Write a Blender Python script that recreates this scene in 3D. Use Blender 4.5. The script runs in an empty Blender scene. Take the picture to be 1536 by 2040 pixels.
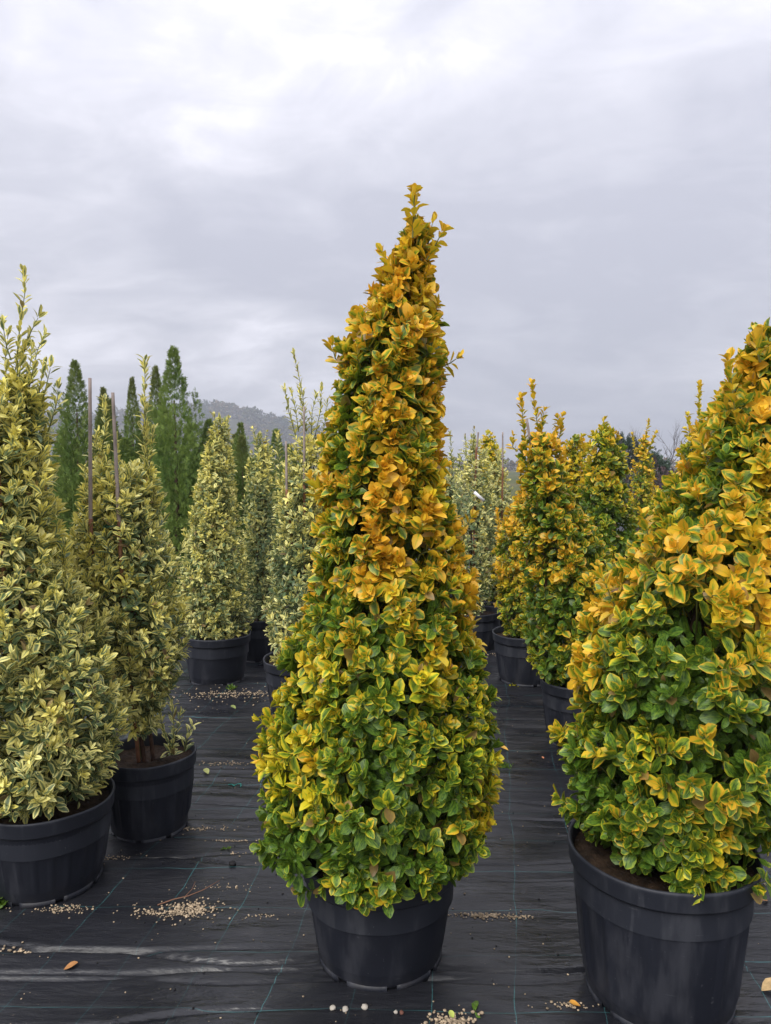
import bpy, bmesh, math, random
import numpy as np
from mathutils import Matrix, Vector
C = bpy.context.scene.collection
R = math.radians
rng = np.random.default_rng(7)
random.seed(7)
TAU = 2 * math.pi

# ---------------------------------------------------------------- camera
cam_d = bpy.data.cameras.new('camera')
cam = bpy.data.objects.new('camera', cam_d)
C.objects.link(cam)
cam.location = (0, 0, 1.6)
cam.rotation_euler = (R(86.5), 0, 0)
cam_d.sensor_fit = 'VERTICAL'
cam_d.sensor_height = 36
cam_d.lens = 26
cam_d.clip_start = 0.05
cam_d.clip_end = 5000
S = bpy.context.scene
S.camera = cam
S.view_settings.view_transform = 'Standard'
S.view_settings.look = 'None'
S.view_settings.gamma = 1
S.view_settings.use_curve_mapping = False
S.view_settings.exposure = 1.02
S.cycles.max_bounces = 6
S.cycles.diffuse_bounces = 3
S.cycles.glossy_bounces = 2
S.cycles.transmission_bounces = 3
S.cycles.volume_bounces = 0
S.cycles.use_denoising = True

# ---------------------------------------------------------------- sky and sun
SUN_EL, SUN_AZ = R(46), R(212)          # azimuth from +Y clockwise: from the left, high
W = bpy.data.worlds.new('World')
S.world = W
W.use_nodes = True
nt = W.node_tree
nt.nodes.clear()


class NG:
    """tiny node helper"""
    def __init__(s, tree): s.t = tree
    def n(s, typ, **kw):
        nd = s.t.nodes.new(typ)
        for k, v in kw.items():
            if k == 'inp':
                for kk, vv in v.items():
                    if hasattr(vv, 'links') or isinstance(vv, bpy.types.NodeSocket):
                        s.t.links.new(vv, nd.inputs[kk])
                    else:
                        nd.inputs[kk].default_value = vv
            else:
                setattr(nd, k, v)
        return nd
    def math(s, op, a, b=None, clamp=False, c=None):
        nd = s.t.nodes.new('ShaderNodeMath'); nd.operation = op; nd.use_clamp = clamp
        for i, v in enumerate((a, b, c)):
            if v is None: continue
            if isinstance(v, bpy.types.NodeSocket): s.t.links.new(v, nd.inputs[i])
            else: nd.inputs[i].default_value = v
        return nd.outputs[0]
    def mix(s, f, a, b, blend='MIX'):
        nd = s.t.nodes.new('ShaderNodeMix'); nd.data_type = 'RGBA'; nd.blend_type = blend
        for i, v in ((0, f), (6, a), (7, b)):
            if isinstance(v, bpy.types.NodeSocket): s.t.links.new(v, nd.inputs[i])
            elif isinstance(v, (int, float)): nd.inputs[i].default_value = v
            else: nd.inputs[i].default_value = (*v[:3], 1)
        return nd.outputs[2]
    def ramp(s, f, stops, interp='LINEAR'):
        nd = s.t.nodes.new('ShaderNodeValToRGB'); cr = nd.color_ramp; cr.interpolation = interp
        while len(cr.elements) < len(stops): cr.elements.new(0.5)
        for e, (p, c) in zip(cr.elements, stops):
            e.position = p; e.color = (*c, 1) if len(c) == 3 else c
        s.t.links.new(f, nd.inputs[0])
        return nd.outputs[0]
    def noise(s, vec, scale, detail=2, rough=.5, dist=0):
        nd = s.n('ShaderNodeTexNoise', inp={'Scale': scale, 'Detail': detail, 'Roughness': rough, 'Distortion': dist})
        if vec is not None: s.t.links.new(vec, nd.inputs['Vector'])
        return nd.outputs['Fac']
    def mapping(s, vec, scale=(1, 1, 1), loc=(0, 0, 0), rot=(0, 0, 0)):
        nd = s.n('ShaderNodeMapping', inp={'Scale': scale, 'Location': loc, 'Rotation': rot})
        s.t.links.new(vec, nd.inputs['Vector'])
        return nd.outputs[0]
    def smooth(s, v, lo, hi):
        nd = s.n('ShaderNodeMapRange', interpolation_type='SMOOTHSTEP', inp={'From Min': lo, 'From Max': hi})
        s.t.links.new(v, nd.inputs['Value'])
        return nd.outputs[0]


g = NG(nt)
sky = g.n('ShaderNodeTexSky', sky_type='NISHITA', sun_disc=False, sun_elevation=SUN_EL, sun_rotation=SUN_AZ)
bg_sky = g.n('ShaderNodeBackground', inp={'Color': sky.outputs[0], 'Strength': 0.07})
tc = g.n('ShaderNodeTexCoord')
sep = g.n('ShaderNodeSeparateXYZ', inp={0: tc.outputs['Generated']})
zz = g.math('MAXIMUM', sep.outputs[2], 0.0)
den = g.math('ADD', zz, 0.26)
px = g.math('DIVIDE', sep.outputs[0], den)
py = g.math('DIVIDE', sep.outputs[1], den)
cv = g.n('ShaderNodeCombineXYZ', inp={0: px, 1: py, 2: 0.0}).outputs[0]
n1 = g.noise(g.mapping(cv, (0.8, 1.0, 1), (3.1, 7.7, 0.4)), 1.25, 7, .56, .55)
n2 = g.noise(g.mapping(cv, (1.1, 1.6, 1), (11.3, 2.2, 4)), 3.2, 6, .60, .7)
n3 = g.noise(g.mapping(cv, (0.30, 0.45, 1), (5.3, 1.2, 9)), 1.0, 2, .5, 0)
cl = g.math('ADD', g.math('MULTIPLY', n1, .55), g.math('ADD', g.math('MULTIPLY', n2, .22), g.math('MULTIPLY', n3, .35)))
ccol = g.ramp(cl, [(.45, (.405, .410, .473)), (.52, (.48, .483, .543)), (.575, (.572, .569, .627)), (.63, (.72, .712, .775)), (.71, (.85, .835, .88))])
# overcast skies grow brighter towards the zenith
grad = g.math('ADD', 0.84, g.math('MULTIPLY', g.math('POWER', zz, 1.1), 0.95))
ccol = g.mix(1.0, ccol, g.n('ShaderNodeCombineXYZ', inp={0: grad, 1: grad, 2: grad}).outputs[0], 'MULTIPLY')
bg_cl = g.n('ShaderNodeBackground', inp={'Color': ccol, 'Strength': 0.73})
mx = g.n('ShaderNodeMixShader', inp={0: 0.94, 1: bg_sky.outputs[0], 2: bg_cl.outputs[0]})
wo = g.n('ShaderNodeOutputWorld', inp={0: mx.outputs[0]})
W.cycles.sampling_method = 'MANUAL'
W.cycles.sample_map_resolution = 256

sd = bpy.data.lights.new('sun', 'SUN')
sd.energy = 1.5
sd.angle = R(35)
sd.color = (1.0, .965, .90)
sun = bpy.data.objects.new('sun', sd)
C.objects.link(sun)
sv = Vector((math.sin(SUN_AZ) * math.cos(SUN_EL), math.cos(SUN_AZ) * math.cos(SUN_EL), math.sin(SUN_EL)))
sun.rotation_euler = sv.to_track_quat('Z', 'Y').to_euler()

# ---------------------------------------------------------------- helpers
def mat(name):
    m = bpy.data.materials.new(name); m.use_nodes = True
    t = m.node_tree; t.nodes.clear()
    g = NG(t)
    out = g.n('ShaderNodeOutputMaterial')
    return m, g, out


def simple(name, col, rough=.6, spec=.4, var=.25, scale=8, bump=0, bscale=60):
    m, g, out = mat(name)
    tc = g.n('ShaderNodeTexCoord').outputs['Object']
    n = g.noise(tc, scale, 4, .6)
    lo = tuple(c * (1 - var) for c in col); hi = tuple(min(1, c * (1 + var)) for c in col)
    c = g.ramp(n, [(.3, lo), (.7, hi)])
    b = g.n('ShaderNodeBsdfPrincipled', inp={'Base Color': c, 'Roughness': rough, 'Specular IOR Level': spec})
    if bump:
        bn = g.n('ShaderNodeBump', inp={'Strength': .6, 'Distance': bump, 'Height': g.noise(tc, bscale, 3)})
        g.t.links.new(bn.outputs[0], b.inputs['Normal'])
    g.t.links.new(b.outputs[0], out.inputs[0])
    return m


def obj(name, me, parent=None, loc=None):
    o = bpy.data.objects.new(name, me)
    C.objects.link(o)
    if parent is not None: o.parent = parent
    if loc is not None: o.location = loc
    return o


def tag(o, label=None, cat=None, group=None, kind=None):
    if label: o['label'] = label
    if cat: o['category'] = cat
    if group: o['group'] = group
    if kind: o['kind'] = kind
    return o


def mesh_np(name, V, F, m, attr=None, smooth=True, luv=None):
    """V (n,3); F list of (k,4) and/or (k,3) arrays; attr (n,4)"""
    me = bpy.data.meshes.new(name)
    V = np.ascontiguousarray(V, dtype=np.float32)
    loops = []; starts = []; tot = []; s = 0
    for f in F:
        if len(f) == 0: continue
        k = f.shape[1]
        loops.append(f.reshape(-1)); starts.append(s + np.arange(len(f)) * k); tot.append(np.full(len(f), k)); s += f.size
    loops = np.concatenate(loops).astype(np.int32); starts = np.concatenate(starts).astype(np.int32)
    me.vertices.add(len(V)); me.vertices.foreach_set('co', V.reshape(-1))
    me.loops.add(len(loops)); me.loops.foreach_set('vertex_index', loops)
    me.polygons.add(len(starts)); me.polygons.foreach_set('loop_start', starts)
    me.update(calc_edges=True)
    if smooth: me.polygons.foreach_set('use_smooth', np.ones(len(starts), dtype=bool))
    if attr is not None:
        a = me.attributes.new('tint', 'FLOAT_COLOR', 'POINT'); a.data.foreach_set('color', np.ascontiguousarray(attr, dtype=np.float32).reshape(-1))
    if luv is not None:
        a = me.attributes.new('luv', 'FLOAT_VECTOR', 'POINT'); a.data.foreach_set('vector', np.ascontiguousarray(luv, dtype=np.float32).reshape(-1))
    if m is not None: me.materials.append(m)
    return me


def vnoise(x, y, seed=0):
    """smooth value noise on arrays, range 0..1"""
    xi = np.floor(x).astype(np.int64); yi = np.floor(y).astype(np.int64)
    fx = x - xi; fy = y - yi
    fx = fx * fx * (3 - 2 * fx); fy = fy * fy * (3 - 2 * fy)
    def h(a, b):
        n = (a * 374761393 + b * 668265263 + seed * 974634777) & 0xffffffff
        n = ((n ^ (n >> 13)) * 1274126177) & 0xffffffff
        return ((n ^ (n >> 16)) & 0xffff) / 65535.0
    return (h(xi, yi) * (1 - fx) + h(xi + 1, yi) * fx) * (1 - fy) + (h(xi, yi + 1) * (1 - fx) + h(xi + 1, yi + 1) * fx) * fy


def norm(a): return a / np.maximum(np.linalg.norm(a, axis=-1, keepdims=True), 1e-9)


class Tubes:
    def __init__(s, sides=5): s.V = []; s.F = []; s.n = 0; s.k = sides
    def add(s, pts, radii):
        pts = np.asarray(pts, float); k = s.k; n = len(pts)
        tg = norm(np.gradient(pts, axis=0))
        ref = np.array([0.13, .97, .2]) if abs(tg[0][2]) > .8 else np.array([0, 0, 1.0])
        e1 = norm(np.cross(tg, ref)); e2 = np.cross(tg, e1)
        a = np.arange(k) * TAU / k
        ring = pts[:, None] + np.asarray(radii)[:, None, None] * (np.cos(a)[None, :, None] * e1[:, None] + np.sin(a)[None, :, None] * e2[:, None])
        b = s.n
        s.V.append(ring.reshape(-1, 3))
        i = np.arange(n - 1)[:, None] * k; j = np.arange(k)[None]; j2 = (j + 1) % k
        f = np.stack([i + j, i + j2, i + k + j2, i + k + j], -1).reshape(-1, 4) + b
        s.F.append(f)
        s.V.append(pts[[-1]]); tip = b + n * k
        jj = np.arange(k)
        s.F3 = getattr(s, 'F3', [])
        s.F3.append(np.stack([b + (n - 1) * k + jj, b + (n - 1) * k + (jj + 1) % k, np.full(k, tip)], -1))
        s.n += n * k + 1
    def mesh(s, name, m):
        return mesh_np(name, np.concatenate(s.V), [np.concatenate(s.F), np.concatenate(s.F3)], m)


# ---------------------------------------------------------------- leaf material
def leaf_material(name, dark, green, mid, gold, orange, margin_w, rough=.42, transl=.22, nz_amp=.9, soft=.22):
    """green blade with a gold margin; attribute tint = (goldness, orangeness, random, age)"""
    m, g, out = mat(name)
    at = g.n('ShaderNodeAttribute', attribute_name='tint')
    sp = g.n('ShaderNodeSeparateColor', inp={0: at.outputs['Color']})
    lu = g.n('ShaderNodeAttribute', attribute_name='luv')
    sl = g.n('ShaderNodeSeparateXYZ', inp={0: lu.outputs['Vector']})
    gold_f, or_f, rnd = sp.outputs[0], sp.outputs[1], sp.outputs[2]
    # noise over the blade, different on each leaf, stretched along the veins
    v = g.n('ShaderNodeCombineXYZ', inp={0: g.math('MULTIPLY', sl.outputs[0], 2.2), 1: g.math('MULTIPLY', sl.outputs[1], 1.6), 2: g.math('MULTIPLY', rnd, 37.0)}).outputs[0]
    nz = g.noise(v, 1.5, 3, .6)
    # sl.z is 1 on the midrib line and 0 at the edge
    edge = g.math('SUBTRACT', 1.0, sl.outputs[2])
    e = g.math('ADD', edge, g.math('MULTIPLY', g.math('SUBTRACT', nz, .5), nz_amp))
    e = g.math('ADD', e, g.math('MULTIPLY', g.math('SUBTRACT', sl.outputs[1], .5), .35))   # tips turn gold first
    e = g.math('ADD', e, g.math('MULTIPLY', g.math('SUBTRACT', gold_f, .5), 2.0))
    mask = g.smooth(e, 1.0 - margin_w, 1.0 - margin_w + soft)
    mask2 = g.smooth(e, 1.0 - margin_w - .45, 1.0 - margin_w + .1)
    n2 = g.noise(v, 3.0, 2, .5)
    gr = g.mix(g.smooth(n2, .35, .65), dark, green)
    gr = g.mix(g.math('MULTIPLY', mask2, .75), gr, mid)
    go = g.mix(or_f, gold, orange)
    col = g.mix(mask, gr, go)
    # midrib paler
    rib = g.smooth(sl.outputs[2], .93, .995)
    col = g.mix(g.math('MULTIPLY', rib, .35), col, mid)
    col = g.mix(g.math('MULTIPLY', g.math('GREATER_THAN', rnd, .985), .8), col, (.20, .10, .045))
    bri = g.math('ADD', .80, g.math('MULTIPLY', rnd, .40))
    col = g.mix(1.0, col, g.n('ShaderNodeCombineXYZ', inp={0: bri, 1: bri, 2: bri}).outputs[0], 'MULTIPLY')
    b = g.n('ShaderNodeBsdfPrincipled', inp={'Base Color': col, 'Roughness': rough, 'Specular IOR Level': .45})
    bn = g.n('ShaderNodeBump', inp={'Strength': .35, 'Distance': .002, 'Height': n2})
    g.t.links.new(bn.outputs[0], b.inputs['Normal'])
    tr = g.n('ShaderNodeBsdfTranslucent', inp={'Color': g.mix(.35, col, mid)})
    ms = g.n('ShaderNodeMixShader', inp={0: transl, 1: b.outputs[0], 2: tr.outputs[0]})
    g.t.links.new(ms.outputs[0], out.inputs[0])
    return m


M_GOLD = leaf_material('golden_leaf', (.030, .088, .014), (.150, .265, .026), (.42, .50, .032), (.70, .62, .028), (.86, .47, .034), .32, transl=.28, soft=.38)
M_CREAM = leaf_material('cream_edged_leaf', (.055, .115, .055), (.18, .26, .12), (.50, .52, .20), (.90, .84, .35), (.90, .79, .17), .44, nz_amp=.55, soft=.12)


# ---------------------------------------------------------------- leaf shapes
def leaf_template(rows, wid, cup, curl, twist, shape=0, ell=.6):
    """one blade of unit length along +Y, normal +Z. returns V, luv, quads, tris"""
    V = [(0, 0, 0)]; L = [(0, 0, 1)]
    for i in range(rows):
        v = {5: (.10, .30, .54, .78, .94), 4: (.14, .42, .72, .93), 3: (.22, .58, .90), 2: (.3, .75)}[rows][i]
        w = wid * .5 * (math.sin(math.pi * v ** (1.0 + (ell - .5) * 2.4)) ** .70)
        zc = curl * (v ** 2)
        tw = twist * v
        for s_ in (-1, 0, 1):
            x = s_ * w; z = abs(s_) * cup * w * 1.2
            xr = x * math.cos(tw) - z * math.sin(tw); zr = x * math.sin(tw) + z * math.cos(tw)
            V.append((xr, v * (1 - .18 * abs(curl) * v), zr + zc)); L.append((s_ * w / wid * 2, v, 1.0 if s_ == 0 else 0.0))
    V.append((0, 1 * (1 - .18 * abs(curl)), curl)); L.append((0, 1, 0.1))
    Q = []; T = []
    T += [(0, 2, 1), (0, 3, 2)]
    for i in range(rows - 1):
        a = 1 + i * 3
        Q += [(a, a + 1, a + 4, a + 3), (a + 1, a + 2, a + 5, a + 4)]
    a = 1 + (rows - 1) * 3; t = len(V) - 1
    T += [(a, a + 1, t), (a + 1, a + 2, t)]
    # a short petiole is implied by the narrow base
    return np.array(V), np.array(L, float), np.array(Q).reshape(-1, 4), np.array(T)


def templates(rows, wid, ell):
    r = random.Random(rows * 100 + int(wid * 100))
    out = []
    for cup, curl, tw in ((.45, -.18, .1), (.25, .12, -.25), (.6, .22, .2), (.15, -.35, .3), (.5, .05, -.1), (.35, -.5, .05)):
        out.append(leaf_template(rows, wid * r.uniform(.9, 1.1), cup, curl, tw, ell=ell))
    return out


TPL = {}
def get_tpl(rows, wid, ell):
    k = (rows, wid, ell)
    if k not in TPL: TPL[k] = templates(rows, wid, ell)
    return TPL[k]


def basis(dirs):
    ref = np.where(np.abs(dirs[..., 2:3]) > .9, np.array([1.0, 0, 0]), np.array([0, 0, 1.0]))
    e1 = norm(np.cross(dirs, ref)); e2 = np.cross(dirs, e1)
    return e1, e2


def shoot_leaves(base, dirs, length, nn, leaf_len, rg, phi0=80, phi1=22, tipsize=.55, gold=.5, gold_tip=.35, orange=.3, spread=1.0, phi_j=10, curve=0.0):
    """opposite, decussate leaves along N straight shoots -> dict of leaf arrays"""
    N = len(base)
    t = 1 - (1 - np.linspace(0.05, 1, nn)) ** 1.5                      # nodes crowd towards the tip
    e1, e2 = basis(dirs)
    ph = rg.uniform(0, TAU, N)
    k = np.arange(nn)
    alpha = ph[:, None, None] + (k * math.pi / 2)[None, :, None] + np.array([0, math.pi])[None, None, :] + rg.normal(0, .22, (N, nn, 2))
    inc = np.radians(phi0 + (phi1 - phi0) * (t ** 1.2)[None, :, None] + rg.normal(0, phi_j, (N, nn, 2)))
    inc = np.clip(inc, .08, 2.2)
    rad = np.cos(alpha)[..., None] * e1[:, None, None] + np.sin(alpha)[..., None] * e2[:, None, None]
    D = dirs[:, None, None]
    d = np.cos(inc)[..., None] * D + np.sin(inc)[..., None] * rad
    n = np.sin(inc)[..., None] * D - np.cos(inc)[..., None] * rad
    pos = base[:, None, None] + D * (np.asarray(length).reshape(-1, 1, 1, 1) * t[None, :, None, None]) + rad * leaf_len * .06
    pos = np.broadcast_to(pos, d.shape)
    sz = leaf_len * np.interp(t, [0, .45, .8, 1], [.95, 1.05, .9, tipsize])[None, :, None] * rg.uniform(.62, 1.25, (N, nn, 2))
    gd = np.asarray(gold).reshape(-1, 1, 1) + gold_tip * (t - .5)[None, :, None] + rg.normal(0, .10, (N, nn, 2))
    og = np.asarray(orange).reshape(-1, 1, 1) * np.ones((1, nn, 2)) + .25 * (t - .5)[None, :, None] + rg.normal(0, .12, (N, nn, 2))
    # leaves wobble about their own axis
    d = norm(d + rg.normal(0, .10, d.shape)); s = norm(np.cross(d, n)); n = np.cross(s, d)
    tt = np.broadcast_to(t[None, :, None], sz.shape)
    return dict(p=pos.reshape(-1, 3), d=d.reshape(-1, 3), n=n.reshape(-1, 3), s=sz.reshape(-1), g=np.clip(gd, 0, 1).reshape(-1), o=np.clip(og, 0, 1).reshape(-1), r=rg.uniform(0, 1, sz.size), t=tt.reshape(-1).copy())


def cat_leaves(L): return {k: np.concatenate([a[k] for a in L]) for k in L[0]}
def sub(L, m): return {k: v[m] for k, v in L.items()}


def leaves_mesh(name, L, tpl, m, rg):
    N = len(L['s']); kk = rg.integers(0, len(tpl), N)
    VV = []; QQ = []; TT = []; AA = []; UU = []; off = 0
    side = norm(np.cross(L['d'], L['n']))
    nn_ = np.cross(side, L['d'])
    B = np.stack([side, L['d'], nn_], 1)                                    # rows: local x, y, z
    for k, (V, U, Q, T) in enumerate(tpl):
        i = np.where(kk == k)[0]
        if len(i) == 0: continue
        wj = rg.uniform(.85, 1.15, len(i))
        v = V[None] * np.stack([wj, np.ones(len(i)), wj], 1)[:, None]
        w = np.einsum('nvj,njk->nvk', v * L['s'][i][:, None, None], B[i]) + L['p'][i][:, None]
        VV.append(w.reshape(-1, 3))
        o = off + np.arange(len(i))[:, None, None] * len(V)
        if len(Q): QQ.append((Q[None] + o).reshape(-1, 4))
        TT.append((T[None] + o).reshape(-1, 3))
        a = np.stack([L['g'][i], L['o'][i], L['r'][i], np.ones(len(i))], 1)
        AA.append(np.repeat(a, len(V), 0)); UU.append(np.tile(U, (len(i), 1)))
        off += len(i) * len(V)
    return mesh_np(name, np.concatenate(VV), ([np.concatenate(QQ)] if QQ else []) + [np.concatenate(TT)], m, np.concatenate(AA), luv=np.concatenate(UU))


LEAFBANK = {}
def leaf_bank(rows, wid, ell, m):
    """shared single-leaf meshes: shape x goldness x orangeness"""
    key = (rows, wid, ell, m.name)
    if key in LEAFBANK: return LEAFBANK[key]
    bank = {}
    rg = np.random.default_rng(5)
    for k, (V, U, Q, T) in enumerate(get_tpl(rows, wid, ell)):
        for gi in range(7):
            for oi in range(3):
                a = np.tile(np.array([[gi / 6, (oi + .5) / 3, rg.uniform(), 1]]), (len(V), 1))
                bank[(k, gi, oi)] = mesh_np('leaf', V, [q for q in (Q, T) if len(q)], m, a, luv=U)
    LEAFBANK[key] = bank
    return bank


def leaf_objects(L, bank, parent, rg):
    pl = np.array(parent.location)
    for i in range(len(L['s'])):
        gi = int(round(float(L['g'][i]) * 6)); oi = min(2, int(L['o'][i] * 3))
        me = bank[(int(rg.integers(0, 6)), gi, oi)]
        o = bpy.data.objects.new('leaf', me)
        d = Vector(L['d'][i]); n = Vector(L['n'][i]); s = d.cross(n).normalized(); n = s.cross(d)
        sc = float(L['s'][i]); p = L['p'][i] - pl
        o.matrix_basis = Matrix(((s.x * sc, d.x * sc, n.x * sc, p[0]), (s.y * sc, d.y * sc, n.y * sc, p[1]), (s.z * sc, d.z * sc, n.z * sc, p[2]), (0, 0, 0, 1)))
        o.parent = parent
        C.objects.link(o)


# ---------------------------------------------------------------- other materials
def plastic(name, base, dust):
    m, g, out = mat(name)
    tc = g.n('ShaderNodeTexCoord').outputs['Object']
    n = g.noise(tc, 3.0, 5, .65); n2 = g.noise(g.mapping(tc, (1, 1, .25)), 14, 4, .6); n3 = g.noise(tc, 90, 2, .5)
    c = g.ramp(n, [(.3, base), (.75, tuple(b * 1.5 for b in base))])
    c = g.mix(g.math('MULTIPLY', g.smooth(n2, .46, .70), .30), c, dust)
    drip = g.noise(g.mapping(tc, (1, 1, .12)), 26, 3, .6)
    c = g.mix(g.math('MULTIPLY', g.math('MULTIPLY', g.smooth(drip, .60, .70), g.smooth(n, .40, .60)), .28), c, dust)
    c = g.mix(g.math('MULTIPLY', g.smooth(n3, .71, .76), .5), c, dust)       # specks of dried soil
    sepz = g.n('ShaderNodeSeparateXYZ', inp={0: tc}).outputs[2]
    low = g.math('MULTIPLY', g.smooth(g.math('SUBTRACT', .07, sepz), -.02, .06), g.smooth(g.noise(tc, 22, 4, .7), .45, .62))
    c = g.mix(g.math('MULTIPLY', low, .15), c, (.07, .06, .05))              # splashed dirt near the foot
    sc = g.noise(g.mapping(tc, (3, 3, 60), rot=(.5, .3, 0)), 3.5, 3, .6)
    c = g.mix(g.math('MULTIPLY', g.smooth(sc, .70, .76), .22), c, (.25, .25, .27))  # fine scratches
    rr = g.math('ADD', .42, g.math('MULTIPLY', n2, .28))
    b = g.n('ShaderNodeBsdfPrincipled', inp={'Base Color': c, 'Roughness': rr, 'Specular IOR Level': .42})
    bn = g.n('ShaderNodeBump', inp={'Strength': .25, 'Distance': .002, 'Height': n2})
    g.t.links.new(bn.outputs[0], b.inputs['Normal'])
    g.t.links.new(b.outputs[0], out.inputs[0])
    return m


M_POT = plastic('black_pot_plastic', (.007, .0085, .0145), (.07, .072, .085))
M_RIM = plastic('worn_rim_plastic', (.013, .015, .022), (.09, .093, .105))
M_SOIL = simple('potting_soil', (.034, .021, .013), .9, .2, .6, 30, .012, 90)
M_BARK = simple('brown_stem_bark', (.075, .042, .030), .8, .2, .5, 25, .003, 80)
M_TWIG = simple('green_twig_bark', (.13, .14, .04), .7, .3, .4, 12)
M_CANE = simple('grey_cane', (.30, .245, .22), .7, .3, .3, 14, .001, 40)
M_CANER = simple('red_brown_cane', (.22, .10, .055), .65, .3, .3, 14, .001, 40)
M_TIE = simple('green_tie', (.015, .12, .07), .4, .4, .2)


def groundcloth(name, grass=False):
    m, g, out = mat(name)
    tc = g.n('ShaderNodeTexCoord').outputs['Object']
    s = g.n('ShaderNodeSeparateXYZ', inp={0: tc})
    x, y = s.outputs[0], s.outputs[1]
    wob = g.math('MULTIPLY', g.math('SUBTRACT', g.noise(g.mapping(tc, (1, 1, 0)), 1.3, 2, .5), .5), .10)
    wob2 = g.math('MULTIPLY', g.math('SUBTRACT', g.noise(g.mapping(tc, (1, 1, 0), (9, 4, 0)), 6.0, 2, .5), .5), .022)
    # warp threads: long lines leading away to the right; weft threads: across
    u = g.math('ADD', g.math('SUBTRACT', x, g.math('MULTIPLY', y, .152)), g.math('ADD', wob, wob2))
    vv = g.math('ADD', g.math('ADD', y, g.math('MULTIPLY', x, .02)), g.math('ADD', g.math('MULTIPLY', wob, .7), wob2))
    def lines(c, off, step, half):
        f = g.math('FRACT', g.math('DIVIDE', g.math('ADD', c, off), step))
        return g.math('LESS_THAN', g.math('ABSOLUTE', g.math('SUBTRACT', f, .5)), half / step)
    l1 = lines(u, 40 - .07 + .125, .25, .0010)
    l2 = lines(vv, 40.05, .25, .0010)
    nb = g.noise(g.mapping(tc, (1, 1, 0), (3, 3, 0)), 2.2, 3, .6)
    ln = g.math('MULTIPLY', g.math('MAXIMUM', l1, l2), g.math('ADD', .15, g.math('MULTIPLY', g.smooth(nb, .38, .62), .6)))
    n = g.noise(tc, 1.6, 5, .6); nf = g.noise(g.mapping(tc, (1, 2.5, 1)), 5, 5, .65)
    c = g.ramp(n, [(.3, (.008, .0085, .011)), (.7, (.015, .016, .0215))])
    c = g.mix(g.math('MULTIPLY', g.smooth(nf, .55, .75), .16), c, (.075, .07, .068))      # dried silt
    dn = g.noise(g.mapping(tc, (1, 1, 0), (1, 8, 0)), 1.1, 5, .7)
    c = g.mix(g.math('MULTIPLY', g.smooth(dn, .58, .72), .35), c, (.05, .036, .026))
    sp = g.noise(tc, 150, 1, .5)
    c = g.mix(g.math('MULTIPLY', g.smooth(sp, .77, .80), .6), c, (.22, .19, .15))          # grit
    c = g.mix(ln, c, (.05, .19, .20))
    # weave
    wv = g.math('ADD', g.math('SINE', g.math('MULTIPLY', x, 1500.0)), g.math('SINE', g.math('MULTIPLY', y, 1100.0)))
    wet = g.smooth(g.noise(g.mapping(tc, (1, 1.8, 0), (2, 5, 0)), 1.7, 4, .6), .45, .62)
    r = g.math('SUBTRACT', .46, g.math('MULTIPLY', wet, .20))
    b = g.n('ShaderNodeBsdfPrincipled', inp={'Base Color': c, 'Roughness': r, 'Specular IOR Level': .5})
    h = g.math('ADD', g.math('MULTIPLY', g.noise(g.mapping(tc, (1, 3.5, 1)), 6, 4, .55), 1.0), g.math('MULTIPLY', g.noise(tc, 160, 2, .6), .05))
    bn = g.n('ShaderNodeBump', inp={'Strength': .8, 'Distance': .012, 'Height': h})
    g.t.links.new(bn.outputs[0], b.inputs['Normal'])
    g.t.links.new(b.outputs[0], out.inputs[0])
    return m


M_CLOTH = groundcloth('woven_weed_fabric')


def field_mat():
    m, g, out = mat('rough_grass_field')
    tc = g.n('ShaderNodeTexCoord').outputs['Object']
    n = g.noise(tc, .02, 6, .6); n2 = g.noise(tc, 1.5, 4, .6)
    c = g.ramp(n, [(.35, (.05, .075, .025)), (.5, (.10, .11, .04)), (.65, (.16, .12, .06))])
    c = g.mix(.4, c, g.ramp(n2, [(.3, (.03, .05, .015)), (.7, (.12, .12, .05))]))
    b = g.n('ShaderNodeBsdfPrincipled', inp={'Base Color': c, 'Roughness': .95, 'Specular IOR Level': .1})
    g.t.links.new(b.outputs[0], out.inputs[0])
    return m
M_FIELD = field_mat()

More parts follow.
